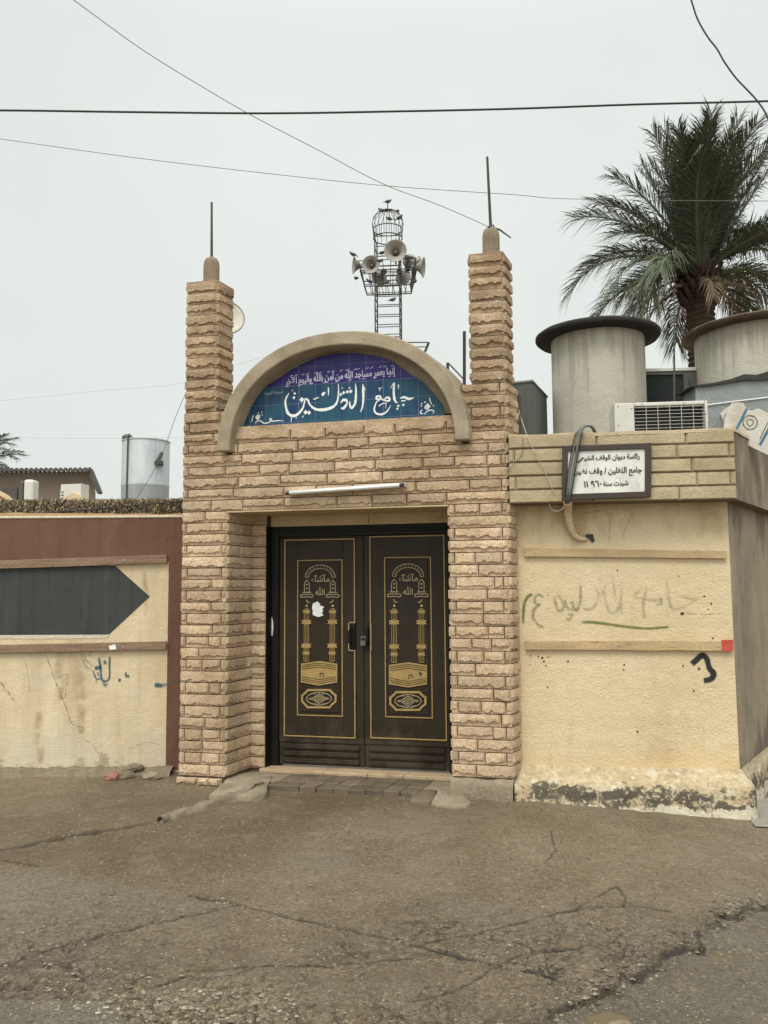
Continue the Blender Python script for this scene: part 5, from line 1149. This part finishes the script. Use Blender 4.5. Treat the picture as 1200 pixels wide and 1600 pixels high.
for i in range(13): z = gz0+(gz1-gz0)*(i+.5)/13; mb.tube([(gx0,-.008,z),(gx1,-.008,z)], .0019, 6)
mb.build('grille', M['acwhite'], ac)
for x, z in ((.03,az1-.03),(.03,az1-.2),(ax1*.3,az1-.02),(ax1*.75,az1-.02),(ax1-.02,az1-.12),(gx0-.02,az1-.05)): mb = MB(); mb.lathe([(.006,0),(0,.003)], 8, (x,0,z), (0,-1,0)); mb.build('screw', M['black'], ac)
# evaporative cooler between the tanks
co = thing('air_cooler', 'dark air cooler box with mesh side and white top edge between the tanks', 'air cooler')
CF = Frame(*U(1000,600,8.6).to_2d(), R(4)); CF.place(co); q1 = CF.P(1092,600)[0]; ct = CF.P(1050,580)[2]
mb = MB(); mb.box(0, q1, .03, .7, 2.61, ct-.001); mb.build('body', M['black'], co)
mb = MB(); mb.box(-.02, q1+.02, -.01, .72, ct, ct+.035); mb.build('top_rim', M['acwhite'], co, bevel=.004)
mb = MB()
for i in range(22): x = .01+(q1*.72)*i/21; mb.tube([(x,.012,2.62),(x,.012,ct-.04)], .0028, 5)
for i in range(44): z = 2.63+(ct-.06-2.63)*i/43; mb.tube([(.01,.014,z),(q1*.73,.014,z)], .0028, 5)
mb.build('wire_mesh', M['meshgreen'], co)
mb = MB(); mb.box(-.005, q1, .0, .028, ct-.035, ct-.002); mb.box(q1*.74, q1, -.004, .028, 2.61, ct-.036); mb.box(-.02, .01, -.002, .028, 2.61, ct-.036); mb.tube(smoothpath([(q1*.86,-.01,2.62),(q1*.9,-.02,ct-.35),(q1*.84,-.01,ct-.1)],6), .012, 8); mb.build('side_frame', M['darksheet'], co)
# steel box by the tower
bx_ = thing('steel_box', 'plain grey sheet-metal box standing behind the right tower', 'metal box')
p0 = U(831,600,8.0); bx_.location = (p0.x, p0.y, 0); bx_.rotation_euler = (0,0,R(-22)); zt = U(831,597,8.0).z
mb = MB(); mb.box(-.45, 0, 0, .75, 2.6, zt, 0); mb.box(.0, .003, .01, .74, 2.61, zt-.01, 1)
for i in range(1,12): y_ = .75*i/12; mb.box(.003, .008, y_-.012, y_+.012, 2.61, zt-.01, 1)
for i in range(1,6): x_ = -.45*i/6; mb.box(x_-.01, x_+.01, -.005, 0, 2.61, zt-.01, 0)
mb.build('body', [M['darksheet'], M['midsheet']], bx_, bevel=.003)
mb = MB(); mb.box(-.46, .012, -.01, .76, zt+.001, zt+.02); mb.build('top', M['midsheet'], bx_)
# antenna pole
mb = MB(); a, b = U(1053.5,455,7.75), U(1053.5,640,7.75); mb.tube([(a.x,a.y,2.6),b,a], [.012,.012,.006], 8)
tag(mb.build('antenna_pole', M['mast']), 'thin straight grey pole rising between the tanks before the palm', 'pole')
# galvanised duct with tarp, cardboard
dc = thing('galvanised_duct', 'grey galvanised sheet box under a strip of black tarp at right', 'metal duct')
YD = 7.6
def wd(px, py, Y=YD): p = U(px, py, Y); return (p.x, p.z)
mb = MB(); mb.prism([wd(1086,700),wd(1087,604),wd(1130,600),wd(1200,590),wd(1330,572),wd(1330,720)], YD, YD+.32); mb.build('sheet_box', M['galvdull'], dc)
mb = MB(); top = [(1078,603),(1110,599),(1140,593),(1162,585),(1182,586),(1210,577),(1260,568),(1330,560)]; bot = [(1330,580),(1260,588),(1215,592),(1185,594),(1162,594),(1140,598),(1110,603),(1078,605)]
mb.prism([wd(*p, YD-.02) for p in top+bot], YD-.03, YD+.34); mb.build('tarp_strip', M['tarp'], dc)
mb = MB(); mb.tube(smoothpath([U(1104,633,YD-.01),U(1150,627,YD-.01),U(1200,621,YD-.01),U(1330,606,YD-.01)],5), .006, 6); mb.build('white_cord', M['white'], dc)
cb = thing('cardboard_sheets', 'torn damp cardboard with blue stripes and ring emblem heaped on the parapet', 'cardboard')
YC = 6.72
def e8(X, Y): return (1040+X/6.154, 460+Y/6.154)
def cbp(pts, Y): return [wd(*e8(*p), Y) for p in pts]
mb = MB(); mb.prism(cbp([(412,1300),(425,1210),(440,1162),(480,1150),(535,1152),(553,1190),(548,1240),(575,1260),(560,1320)], YC+.1), YC+.09, YC+.11); mb.build('torn_flap', M['galvdull'], cb)
mb = MB(); mb.prism(cbp([(520,1150),(570,1105),(612,1072),(640,1085),(560,1165),(548,1215),(535,1160)], YC+.07), YC+.065, YC+.072); mb.build('torn_flap', M['acwhite'], cb)
mb = MB(); mb.prism(cbp([(560,1330),(570,1200),(612,1100),(640,1045),(700,1035),(750,1045),(770,1085),(790,1108),(830,1118),(870,1100),(900,1095),(985,1140),(1100,1190),(1180,1330),(1250,1560),(1100,1600),(850,1480),(700,1400)], YC), YC, YC+.015); sheet = mb.build('sheet', M['card'], cb)
mb = MB()
for x0,y0,x1,y1,w_ in ((682,1296,780,1100,.020),(905,1450,1010,1262,.022)): a, b = wd(*e8(x0,y0),YC), wd(*e8(x1,y1),YC); mb.ribbon([a,b], w_, YC-.0015)
c = wd(*e8(812,1232),YC); kk = YC/FPX/6.154
def ring(r, w_, mb, jit=0): mb.ribbon([(c[0]+r*kk*(1+jit*math.sin(3*t))*math.cos(t), c[1]+r*kk*(1+jit*math.sin(3*t+1))*math.sin(t)) for t in [2*math.pi*i/36 for i in range(36)]], w_, YC-.0015, closed=True)
mb.build('blue_stripe', M['ink'], sheet)
mb = MB(); ring(72,.0045,mb,.02); ring(62,.002,mb); ring(36,.004,mb,.10); ring(26,.0025,mb,.05)
for t in (60,200,250): mb.disc((c[0]+72*kk*math.cos(R(t)), c[1]+72*kk*math.sin(R(t))), .006, YC-.0022, 6)
q = [wd(*e8(905+i*6.2,1390-i*13+(9 if i % 2 else 0)),YC) for i in range(13)]; mb.ribbon(q, .006, YC-.0015)
mb.build('ring_emblem', M['blackink'], sheet)

# steel brackets behind the arch
br = MB(); YB = 7.05
a = lambda px, py: U(px, py, YB)
def bar(p, q, w_): br.tube([p, q], w_/2, 4)
bar(a(725.5,610), a(725.5,518), .036); bar(a(699.5,605), a(699.5,567), .034); bar(a(701,568), a(724,592), .016)
tag(br.build('steel_bracket', M['iron']), 'black upright steel angle with short post and diagonal beside the right tower', 'bracket')
br = MB(); YB = 7.4
bar(a(634,535), a(670,535), .012); bar(a(640,542), a(667,542), .010); bar(a(670,535), a(660,560), .03); bar(a(636,535), a(652,560), .014)
tag(br.build('steel_bracket', M['iron']), 'small tray-shaped steel frame peeping over the arch beside the mast', 'bracket')
# satellite dish behind the left tower
dh = thing('satellite_dish', 'cream satellite dish half hidden behind the left tower', 'satellite dish')
c = U(352,496,7.75); axd = Vector((.30,-.92,.25)).normalized(); rd = .178
mb = MB(); mb.lathe([(0,-.04),(rd*.5,-.028),(rd*.85,-.008),(rd,.006),(rd*1.02,.003),(rd*.85,-.014),(rd*.5,-.034),(0,-.046)], 48, c, axd); mb.build('reflector', M['dish'], dh, smooth=True)
mb = MB(); mb.lathe([(rd*1.0,.0),(rd*1.035,.002),(rd*1.035,.010),(rd*1.0,.009),(rd*1.0,.0)], 48, c, axd, cap=False); mb.build('rim', M['iron'], dh)
mb = MB(); mb.tube([c-axd*.04, c-axd*.15+Vector((-.05,.02,-.05)), (c.x-.1,c.y+.1,2.9)], .016, 8); mb.build('arm', M['iron'], dh)

# ------------------------------------------------------------------ loudspeaker mast
YM = 25.0; mc = U(607,500,YM); SC = YM/FPX
def mz_(py): return U(607,py,YM).z
mast = thing('loudspeaker_mast', 'dark steel lattice mast with birdcage dome and railed basket', 'mast', loc=(mc.x, YM, 0), rz=R(-5))
KS = YM/15; hw = .225*KS
mb = MB(); zt = mz_(372); zbk0, zbk1 = mz_(458), mz_(410)
for sx in (-1,1):
    for sy in (-1,1): mb.tube([(sx*hw,sy*hw,0),(sx*hw,sy*hw,zt)], 0.0221, 6)
z = .3; k = 0
while z < zt:
    for sx, sy, ex, ey in ((-1,-1,1,-1),(1,-1,1,1),(1,1,-1,1),(-1,1,-1,-1)): mb.tube([(sx*hw,sy*hw,z),(ex*hw,ey*hw,z)], 0.0143, 5)
    if k % 2 == 0: mb.tube([(hw,-hw,z),(hw,hw,z+.2*KS)], 0.0130, 5); mb.tube([(-hw,-hw,z),(-hw,hw,z+.2*KS)], 0.0130, 5)
    z += .19*KS; k += 1
mb.build('lattice', M['mast'], mast)
mb = MB(); bt, bb = mz_(415), mz_(453); wt, wb = .52*KS, .42*KS
def sq(w_, z): d_ = w_*.55; return [(-w_,-d_,z),(w_,-d_,z),(w_,d_,z),(-w_,d_,z)]
for w_, z, r_ in ((wt,bt,.014),((wt+wb)/2+.02,(bt+bb)/2-.02,.012),((wt+wb)/2+.04,bt-.18*KS,.018),(wb,bb+.06,.012),(wb,bb,.018)):
    s_ = sq(w_, z)
    for i in range(4): mb.tube([s_[i], s_[(i+1)%4]], r_, 6)
for t in [i/7 for i in range(8)]:
    for i in range(4):
        a0, a1 = Vector(sq(wb,bb)[i]), Vector(sq(wb,bb)[(i+1)%4]); b0, b1 = Vector(sq(wt,bt)[i]), Vector(sq(wt,bt)[(i+1)%4]); mb.tube([a0.lerp(a1,t), b0.lerp(b1,t)], 0.0117, 5)
for t in [i/8 for i in range(1,8)]: mb.tube([(-wb+2*wb*t,-wb*.55,bb),(-wb+2*wb*t,wb*.55,bb)], 0.0117, 5)
mb.build('basket', M['mast'], mast)
mb = MB(); cr_ = .275*KS; z0c, z1c = mz_(373), mz_(328); zmid = mz_(359)
prof = [(cr_*.97,z0c),(cr_,zmid),(cr_*1.06,mz_(352)),(cr_*1.0,mz_(343)),(cr_*.78,mz_(335)),(cr_*.4,mz_(330)),(.02,z1c)]
for i in range(18):
    t = 2*math.pi*i/18; mb.tube(smoothpath([(r_*math.cos(t), r_*math.sin(t), z) for r_, z in prof],4), .0095, 5)
for z, r_, th in ((z0c,cr_*.97,.018),(zmid,cr_,.016)): mb.tube([(r_*math.cos(2*math.pi*i/32), r_*math.sin(2*math.pi*i/32), z) for i in range(33)], th, 6)
mb.tube([(0,0,z1c-.02),(0,0,mz_(314))], 0.0156, 6)
mb.build('cage_dome', M['mast'], mast)
def m5(X, Y): return (520+X/5.926, 290+Y/5.926)
def horn(X, Y, r, axis, label, dy=0.0):
    c = U(*m5(X,Y), YM+dy*KS); r = r/5.926*SC; ax = Vector(axis).normalized()
    t = thing('horn_loudspeaker', label, 'loudspeaker', 'horn loudspeakers on the mast', loc=c)
    L_ = r*1.25; mb = MB()
    mb.lathe([(r*.16,-L_),(r*.22,-L_*.75),(r*.36,-L_*.45),(r*.62,-L_*.18),(r*.96,0),(r,.004),(r*.97,.010),(r*.92,0),(r*.58,-L_*.20),(r*.32,-L_*.48),(r*.18,-L_*.78),(0,-L_*.8)], 28, (0,0,0), ax); mb.build('horn', M['horn'], t, smooth=True)
    mb = MB(); mb.lathe([(r*.10,-L_*.80),(r*.15,-L_*.5),(r*.20,-L_*.36),(r*.12,-L_*.30),(0,-L_*.28)], 16, (0,0,0), ax); mb.build('reflex_cone', M['hornthroat'], t, smooth=True)
    mb = MB(); mb.lathe([(0,-L_*1.45),(r*.28,-L_*1.43),(r*.34,-L_*1.35),(r*.34,-L_*1.05),(r*.2,-L_*.98),(0,-L_*.97)], 16, (0,0,0), ax); mb.tube([ax*(-L_*.9), ax*(-L_*.9)+Vector((0,0,-r*.9))], r*.07, 6); mb.build('driver', M['mast'], t, smooth=True)
horn(580,602,106,(-.04,-1,-.10), 'largest grey horn loudspeaker facing the street, topmost on the mast', -.36)
horn(352,728,86,(-.16,-1,-.05), 'grey horn loudspeaker behind the basket rail, below left of the topmost', -.30)
horn(195,738,88,(-.97,-.22,.02), 'horn loudspeaker at the left end of the basket, mouth turned left')
horn(838,757,98,(.97,-.20,-.12), 'horn loudspeaker at the right end of the basket, mouth turned right')
horn(790,700,52,(.85,.5,.05), 'small horn loudspeaker beside the right end one, seen nearly edge-on', .25)
horn(712,700,70,(.25,.95,.05), 'horn loudspeaker pointing away behind the basket, right of the mast', .15)
horn(650,850,78,(.3,.9,-.1), 'dark lower horn loudspeaker inside the basket on the right', .1)
horn(430,850,80,(-.35,.9,-.1), 'dark lower horn loudspeaker inside the basket on the left', .1)
def pigeon_mesh():
    mb = MB(); PS = .88; rot = Matrix.Rotation(R(-18), 3, 'Y')
    mb.ball((0,0,.085), .10, .052, .056, 12, 8, rot=rot); mb.ball((.085,0,.15), .034, .028, .03, 10, 7); mb.ball((.07,0,.12), .035, .032, .05, 10, 7)
    mb.lathe([(.009,0),(0,.03)], 6, (.112,0,.148), (1,0,-.2))
    mb.add([(-.06,-.03,.075),(-.06,.03,.075),(-.20,.035,.03),(-.20,-.035,.03),(-.06,0,.05),(-.19,0,.02)], [(0,1,2,3),(0,3,5,4),(1,4,5,2)])
    for s_ in (-1,1): mb.ball((-.02,s_*.043,.085), .10, .014, .04, 10, 6, rot=Matrix.Rotation(R(-14),3,'Y')); mb.tube([(.0,s_*.018,.05),(.005,s_*.018,0)], .005, 5)
    mb.v = [(a*PS, b*PS, c*PS) for a, b, c in mb.v]; return mb
pg = None
for X, Y, dy, rz, lab in ((513,150,0,20,'pigeon perched on the very tip of the birdcage dome'),(450,232,0,180,'pigeon on the left shoulder of the birdcage dome'),(600,240,0,70,'pigeon with raised tail on the right shoulder of the dome'),(620,300,-.1,-30,'pigeon clinging to the right side of the dome bars'),(520,310,-.25,160,'pigeon in front of the birdcage dome bars'),(185,640,0,200,'pigeon standing on the loudspeaker at the left end'),(458,625,-.25,10,'pigeon left of the topmost loudspeaker on the lattice'),(555,1060,-.24,15,'pigeon on a lattice rung just below the basket'),(590,1420,-.24,90,'pigeon low on the mast just above the arch'),(440,700,-.5,40,'pigeon perched on the basket rail beside the left-facing horns'),(720,670,-.4,170,'pigeon on the loudspeaker that points away, right of the mast'),(215,860,-.4,120,'pigeon clinging outside the lower left corner of the basket'),(760,890,-.4,60,'pigeon clinging outside the lower right corner of the basket'),(340,890,-.5,190,'pigeon on the basket floor at left'),(500,900,-.5,0,'pigeon on the basket floor in the middle')):
    if pg is None: pg = pigeon_mesh().build('pigeon', M['pigeon'], smooth=True); o = pg
    else: o = pg.copy(); COL.objects.link(o)
    p = U(*m5(X,Y+18), YM+dy*KS); o.location = p; o.rotation_euler = (0,0,R(rz)); tag(o, lab, 'pigeon', 'pigeons on the mast')

# ------------------------------------------------------------------ palms
def frond(mb, base, az, el, length, droop, seed, lmax=.42, pairs=62, tone=1.0, curl=0.0, wid=.0085):
    rng = random.Random(seed); p = Vector(base); n = 26; pts = [p.copy()]; dirs = []
    for i in range(n):
        s_ = i/n; e_ = el-droop*s_**1.4; a_ = az+curl*s_*s_
        d = Vector((math.cos(e_)*math.cos(a_), math.cos(e_)*math.sin(a_), math.sin(e_))); dirs.append(d); p = p+d*(length/n); pts.append(p.copy())
    dirs.append(dirs[-1])
    mb.tube(pts, [.030*(1-.9*i/n)+.003 for i in range(n+1)], 5, tone=tone*1.2)
    for k in range(pairs):
        s_ = .10+.90*(k+rng.random()*.5)/pairs; i = min(n-1, int(s_*n)); f = s_*n-i; q = pts[i].lerp(pts[min(i+1,n)], min(f,1)); t = dirs[i]
        side = t.cross(Vector((0,0,1)))
        side = side.normalized() if side.length > .05 else Vector((math.sin(az),-math.cos(az),0))
        up = side.cross(t).normalized()
        ll = lmax*(.35+.65*math.sin(math.pi*min(1,.08+s_*.80))**.7)*rng.uniform(.8,1.12)*(1 if s_ > .2 else .7)
        fw = R(58-34*s_)
        for sg_ in (-1,1):
            v = R(rng.uniform(-8,42)); d = t*math.cos(fw+rng.gauss(0,.16))+(side*sg_*math.cos(v)+up*math.sin(v))*math.sin(fw)
            d.normalize(); wv = t.cross(d).normalized().cross(d)*(wid*rng.uniform(.8,1.2)); g = Vector((0,0,-1))
            m1 = q+d*ll*.5+g*ll*.03; tip = q+d*ll+g*ll*rng.uniform(.10,.60)
            mb.add([q-wv*.5, q+wv*.5, m1+wv, m1-wv, tip], [(0,1,2,3),(3,2,4)], 0, tone*rng.uniform(.7,1.35))
def palm(Y, cx, cy, label, fr, mat_f, trunk_px, group=None, lmax=.54, pairs=90, wid=.0078):
    c = U(cx, cy, Y); k = Y/FPX; t = thing('palm_tree', label, 'palm tree', group, loc=(c.x, c.y, 0))
    mb = MB(); r0 = trunk_px/2*k; n = 34; rings = []
    prof = []; z = -.1; rng = random.Random(4); j = 0
    while z < c.z-.1:
        u = z/c.z; rr = r0*(1.06-.1*u+ (.45*max(0,(u-.90)/.1)**1.2 if u > .9 else 0)); 
        prof.append((rr*1.05, z)); prof.append((rr*.93, z+.055)); z += .085; j += 1
    prof.append((r0*.5, c.z+.05)); prof.append((0, c.z+.1))
    mb.lathe(prof, 22, jit=lambda k_, j_: .09*mnoise.noise(Vector((j_*.9, k_*.55, 2)))); mb.build('trunk', M['trunk'], t, smooth=False)
    for i, (az, el, ln, dr, tn, cu) in enumerate(fr):
        ln *= .9
        mb = MB(); b0 = Vector((math.cos(az)*r0*.55, math.sin(az)*r0*.55, c.z+.02*(i % 5)-.12*(el < .5)))
        frond(mb, b0, az, el, ln, dr, i*7+3, tone=tn, curl=cu, lmax=lmax, pairs=pairs, wid=wid); mb.build('frond', mat_f, t)
    if wid < .02:
        for i in range(6):
            mb = MB(); az = i*1.05+.4; frond(mb, Vector((math.cos(az)*r0, math.sin(az)*r0, c.z-.25)), az, R(-5), rng.uniform(.7,1.2), R(88), i+90, lmax=.3, pairs=40, wid=.006); mb.build('dead_frond', M['deadfrond'], t)
        mb = MB()
        for i in range(70):                      # cut leaf bases under the crown
            az = i*2.4; zz = c.z-.55+.5*i/70; a_ = Vector((math.cos(az),math.sin(az),0)); p = a_*r0*1.15+Vector((0,0,zz)); mb.tube([p-a_*.06, p+a_*.05+Vector((0,0,.10)), p+a_*.10+Vector((0,0,.20))], [.045,.035,.02], 5, tone=rng.uniform(.7,1.4))
        mb.build('leaf_bases', M['trunk'], t)
    return t
rng = random.Random(12); fr = []
PI = math.pi
# fronds seen clear of the crown towards the left: azimuth pi is screen left
for az, el, ln, dr, tn in ((PI+.1,R(68),2.15,R(42),1.0),(PI-.2,R(60),1.95,R(40),1.0),(PI+.05,R(46),2.3,R(58),1.05),(PI-.25,R(36),1.8,R(66),1.15),(PI+.3,R(40),1.6,R(60),1.1),(PI-.1,R(30),2.35,R(96),1.35),(PI+.4,R(24),2.0,R(100),1.35),(PI+.2,R(10),1.3,R(95),1.4),(PI-.5,R(64),2.3,R(50),.95),(PI+.1,R(84),2.45,R(8),.9),(PI+.6,R(18),1.5,R(110),1.4),(PI-.4,R(14),2.0,R(90),1.3)):
    fr.append((az, el, ln, dr, tn, rng.uniform(-.2,.2)))
for i in range(38):                                        # tight upright heart, leaning a little to the far side
    az = rng.uniform(0, 2*PI); fr.append((az, R(rng.uniform(64,88)+6*math.cos(az+PI)), rng.uniform(1.85,2.45), R(rng.uniform(-4,32)), rng.uniform(.7,1.0), rng.uniform(-.3,.3)))
for i in range(14): fr.append((rng.uniform(-.9,.9), R(rng.uniform(20,66)), rng.uniform(2.1,2.6), R(rng.uniform(40,80)), rng.uniform(.85,1.2), rng.uniform(-.3,.3)))
for i in range(9): fr.append((rng.uniform(0,2*PI), R(rng.uniform(5,34)), rng.uniform(1.3,1.9), R(rng.uniform(80,110)), rng.uniform(1.1,1.5), rng.uniform(-.3,.3)))
for i in range(8): fr.append((-PI/2+rng.uniform(-1,1), R(rng.uniform(50,74)), rng.uniform(1.9,2.4), R(rng.uniform(30,60)), rng.uniform(.8,1.1), rng.uniform(-.3,.3)))
palm(12.5, 1092, 424, 'tall date palm with dense dark crown rising behind the roof tanks', fr, M['frond'], 44)
fr = [(rng.uniform(0,2*PI), R(rng.uniform(-5,75)), rng.uniform(2.2,3.0), R(rng.uniform(30,70)), rng.uniform(.8,1.2), 0) for i in range(26)]
palm(42, -38, 726, 'distant palm crown showing behind the brown house at the left edge', fr, M['farfrond'], 16, lmax=.6, pairs=34, wid=.025)

# ------------------------------------------------------------------ beyond the street wall
hs = thing('brown_house', 'low brown house with tin roof far behind the street wall', 'house')
YH = 21; A0, A1 = U(-420,740,YH), U(147,760,YH); zr_ = U(0,737,YH).z; zR = U(140,741,YH).z
mb = MB(); mb.slab([(A0.x,YH),(A1.x,YH),(A1.x-1.7,YH+5),(A0.x-1.7,YH+5)], 0, zr_-.02); mb.build('wall', M['house'], hs)
mb = MB(); n = 150
for i in range(n):
    x0 = A0.x+(A1.x-A0.x)*i/n; x1 = A0.x+(A1.x-A0.x)*(i+1)/n; h_ = .03 if i % 2 else 0
    mb.add([(x0,YH-.25,zr_-.05+h_),(x1,YH-.25,zr_-.05+h_),(x1,YH-.25,zr_+.03+h_),(x0,YH-.25,zr_+.03+h_),(x0-1.8,YH+5.2,zr_+.25+h_),(x1-1.8,YH+5.2,zr_+.25+h_)], [(0,1,2,3),(3,2,5,4)])
p = U(143,734,YH); q = U(158,770,YH)
mb.prism([(p.x-.1,p.z+.02),(p.x+.02,p.z+.02),(q.x+.03,q.z),(q.x-.03,q.z-.04),(p.x-.02,p.z-.10)], YH-.2, YH+.05)
mb.build('roof', M['tin'], hs)
mb = MB(); p, q = U(4,763,YH-.02), U(27,790,YH-.02); mb.box(p.x, q.x, YH-.06, YH-.001, q.z, p.z); mb.build('window', M['tin'], hs)
def outdoor(px0, px1, py0, Y, label):
    a, b = U(px0,py0,Y), U(px1,py0,Y); t = thing('air_conditioner', label, 'air conditioner', 'air conditioners beyond the street wall', loc=(a.x,Y,0), rz=R(-14)); w_ = b.x-a.x
    mb = MB(); mb.box(0, w_, 0, .3, a.z-.75, a.z); mb.box(-.0, w_*.16, -.012, -.001, a.z-.7, a.z-.14); mb.build('casing', M['acwhite'], t, bevel=.02)
    mb = MB(); cx = w_*.66; mb.lathe([(.25,0),(.25,.02),(.22,.025),(.0,.026)], 28, (cx,0,a.z-.44), (0,-1,0)); mb.build('fan_guard', M['sleeve'], t)
    mb = MB()
    for i in range(7): z = a.z-.18-i*.07; mb.box(.03, w_*.15, -.02, -.012, z, z+.025)
    mb.build('vent_slats', M['darksheet'], t)
outdoor(95, 131, 757, 18, 'far white air conditioner with round fan before the brown house')
t = thing('air_conditioner', 'narrow white unit seen side-on before the brown house', 'air conditioner', 'air conditioners beyond the street wall', loc=(U(33,748,17).x,17,0)); z = U(33,749,17).z
mb = MB(); mb.box(.05, .26, 0, .3, z-.8, z); mb.build('casing', M['acwhite'], t, bevel=.05)
mb = MB(); mb.box(-.04, .045, .02, .28, z-.75, z-.03); mb.build('fan_guard', M['darksheet'], t, bevel=.03)
mb = MB(); c = U(-16,808,15); mb.lathe([(.48,-.4),(.5,0),(.5,.05),(.42,.06),(.40,.0),(0,-.01)], 36, (c.x,15,c.z), (.35,-1,.1)); mb.tube([(c.x,15.2,0),(c.x,15.2,c.z)], .04, 8)
tag(mb.build('round_vent', M['sleeve']), 'cream round vent hood at the left edge above the brushwood screen', 'vent')
tk = thing('metal_tank', 'tall galvanised cylinder water tank beyond the street wall', 'water tank')
YT = 13; c = U(217.5,700,YT); r = 37.5/FPX*YT; tk.location = (c.x, YT+r, 0); zt = U(217,684,YT).z
mb = MB(); mb.lathe([(r,1.2),(r,zt-.75),(r*1.012,zt-.74),(r*1.012,zt-.72),(r,zt-.71),(r,zt),(r*.98,zt+.012),(r*.6,zt+.03),(0,zt+.05)], 64); mb.build('drum', M['galv'], tk, smooth=True, angle=35)
mb = MB(); mb.lathe([(r*1.0,zt-.02),(r*1.02,zt-.012),(r*1.02,zt+.004),(r*.99,zt+.008)], 64); mb.build('rim', M['galv'], tk)
mb = MB(); mb.tube(smoothpath([(-r*.90,-r*.2,zt+.03),(-r*.6,-r*.5,zt+.07),(-r*.48,-r*.92,zt+.04),(-r*.52,-r*.90,zt-.25),(-r*.53,-r*.89,1.3)],6), .013, 8); mb.lathe([(.08,0),(.09,.05),(.05,.09),(0,.1)], 14, (-r*.72,-r*.3,zt+.01)); mb.build('inlet_pipe', M['darksheet'], tk, smooth=True)
mb = MB(); mb.box(r*.62, r*.9, -r*.86, -r*.5, zt-.42, zt-.36); mb.tube([(r*.7,-r*.8,zt-.38),(r*.86,-r*.6,zt-.22)], .03, 8); mb.build('valve', M['iron'], tk)
mb = MB(); mb.box(-r*.9, r*.9, -r*.9, r*.9, 0, 1.2); mb.build('stand', M['cement'], tk)

# ------------------------------------------------------------------ overhead wires
def wire(pts, r, m, label, k=10):
    mb = MB(); mb.tube(smoothpath([tuple(p) for p in pts], k), r, 6); return tag(mb.build('overhead_wire', m), label, 'wire')
wire([U(-300,172,8),U(0,172.5,8),U(200,175,8),U(420,177,8),U(620,174,8),U(800,170,8),U(1000,163,8),U(1200,158,8),U(1500,148,8)],   .0105, M['blackcable'], 'thick black cable crossing the sky level with the palm top')
fw = gate_mw @ (fR+Vector((0,0,.0)))
wire([U(-20,-95,4.6),U(115,0,4.9),U(220,76,5.15),U(320,138,5.4),U(400,184,5.6),U(500,236,5.9),U(600,288,6.2),U(690,322,6.45),fw], .0026, M['cable'], 'thin wire slanting down from the top edge to the right finial')
wire([U(-200,190,9),U(0,217,9),U(200,245,9),U(400,269,9),U(600,290,9),U(800,304,9),U(900,311,9),U(1200,314,9),U(1500,310,9)], .0032, M['cable'], 'thin sagging wire running across the sky below the thick cable')
wire([U(1060,-60,6),U(1080,0,6),U(1090,30,6),U(1106,58,6),U(1120,76,6),U(1132,97,6),U(1150,122,6),U(1170,143,6),U(1185,160,6),U(1200,185,6),U(1230,260,6)], .0065, M['blackcable'], 'wavy black cable dropping at the upper right corner', 4)
wire([U(-200,640,24),U(0,626,24),U(150,611,24),U(290,598,24),U(370,570,24),U(420,556,24)], .004, M['galv'], 'faint far wire rising behind the left tower')
wire([U(-200,683,26),U(0,684,26),U(150,685,26),U(300,683,26)], .004, M['galv'], 'faint level wire just above the metal tank top')
wire([U(290,615,12),U(275,650,12),U(255,705,12),U(235,745,12),U(213,778,12)], .0045, M['cable'], 'wire slanting down in front of the metal tank')
mb = MB(); p = fw+Vector((0,-.03,-.01)); mb.tube([p+Vector((.06*math.cos(i*1.3)*.5,.03*math.sin(i*1.3),.012*math.sin(i*2.1))) for i in range(9)], .006, 6); mb.tube([p, p+Vector((.07,0,-.02)), p+Vector((.16,-.02,-.10))], [.009,.008,.005], 6)
tag(mb.build('wire_knot', M['iron']), 'knotted wire end twisted round the base of the right rod', 'wire')
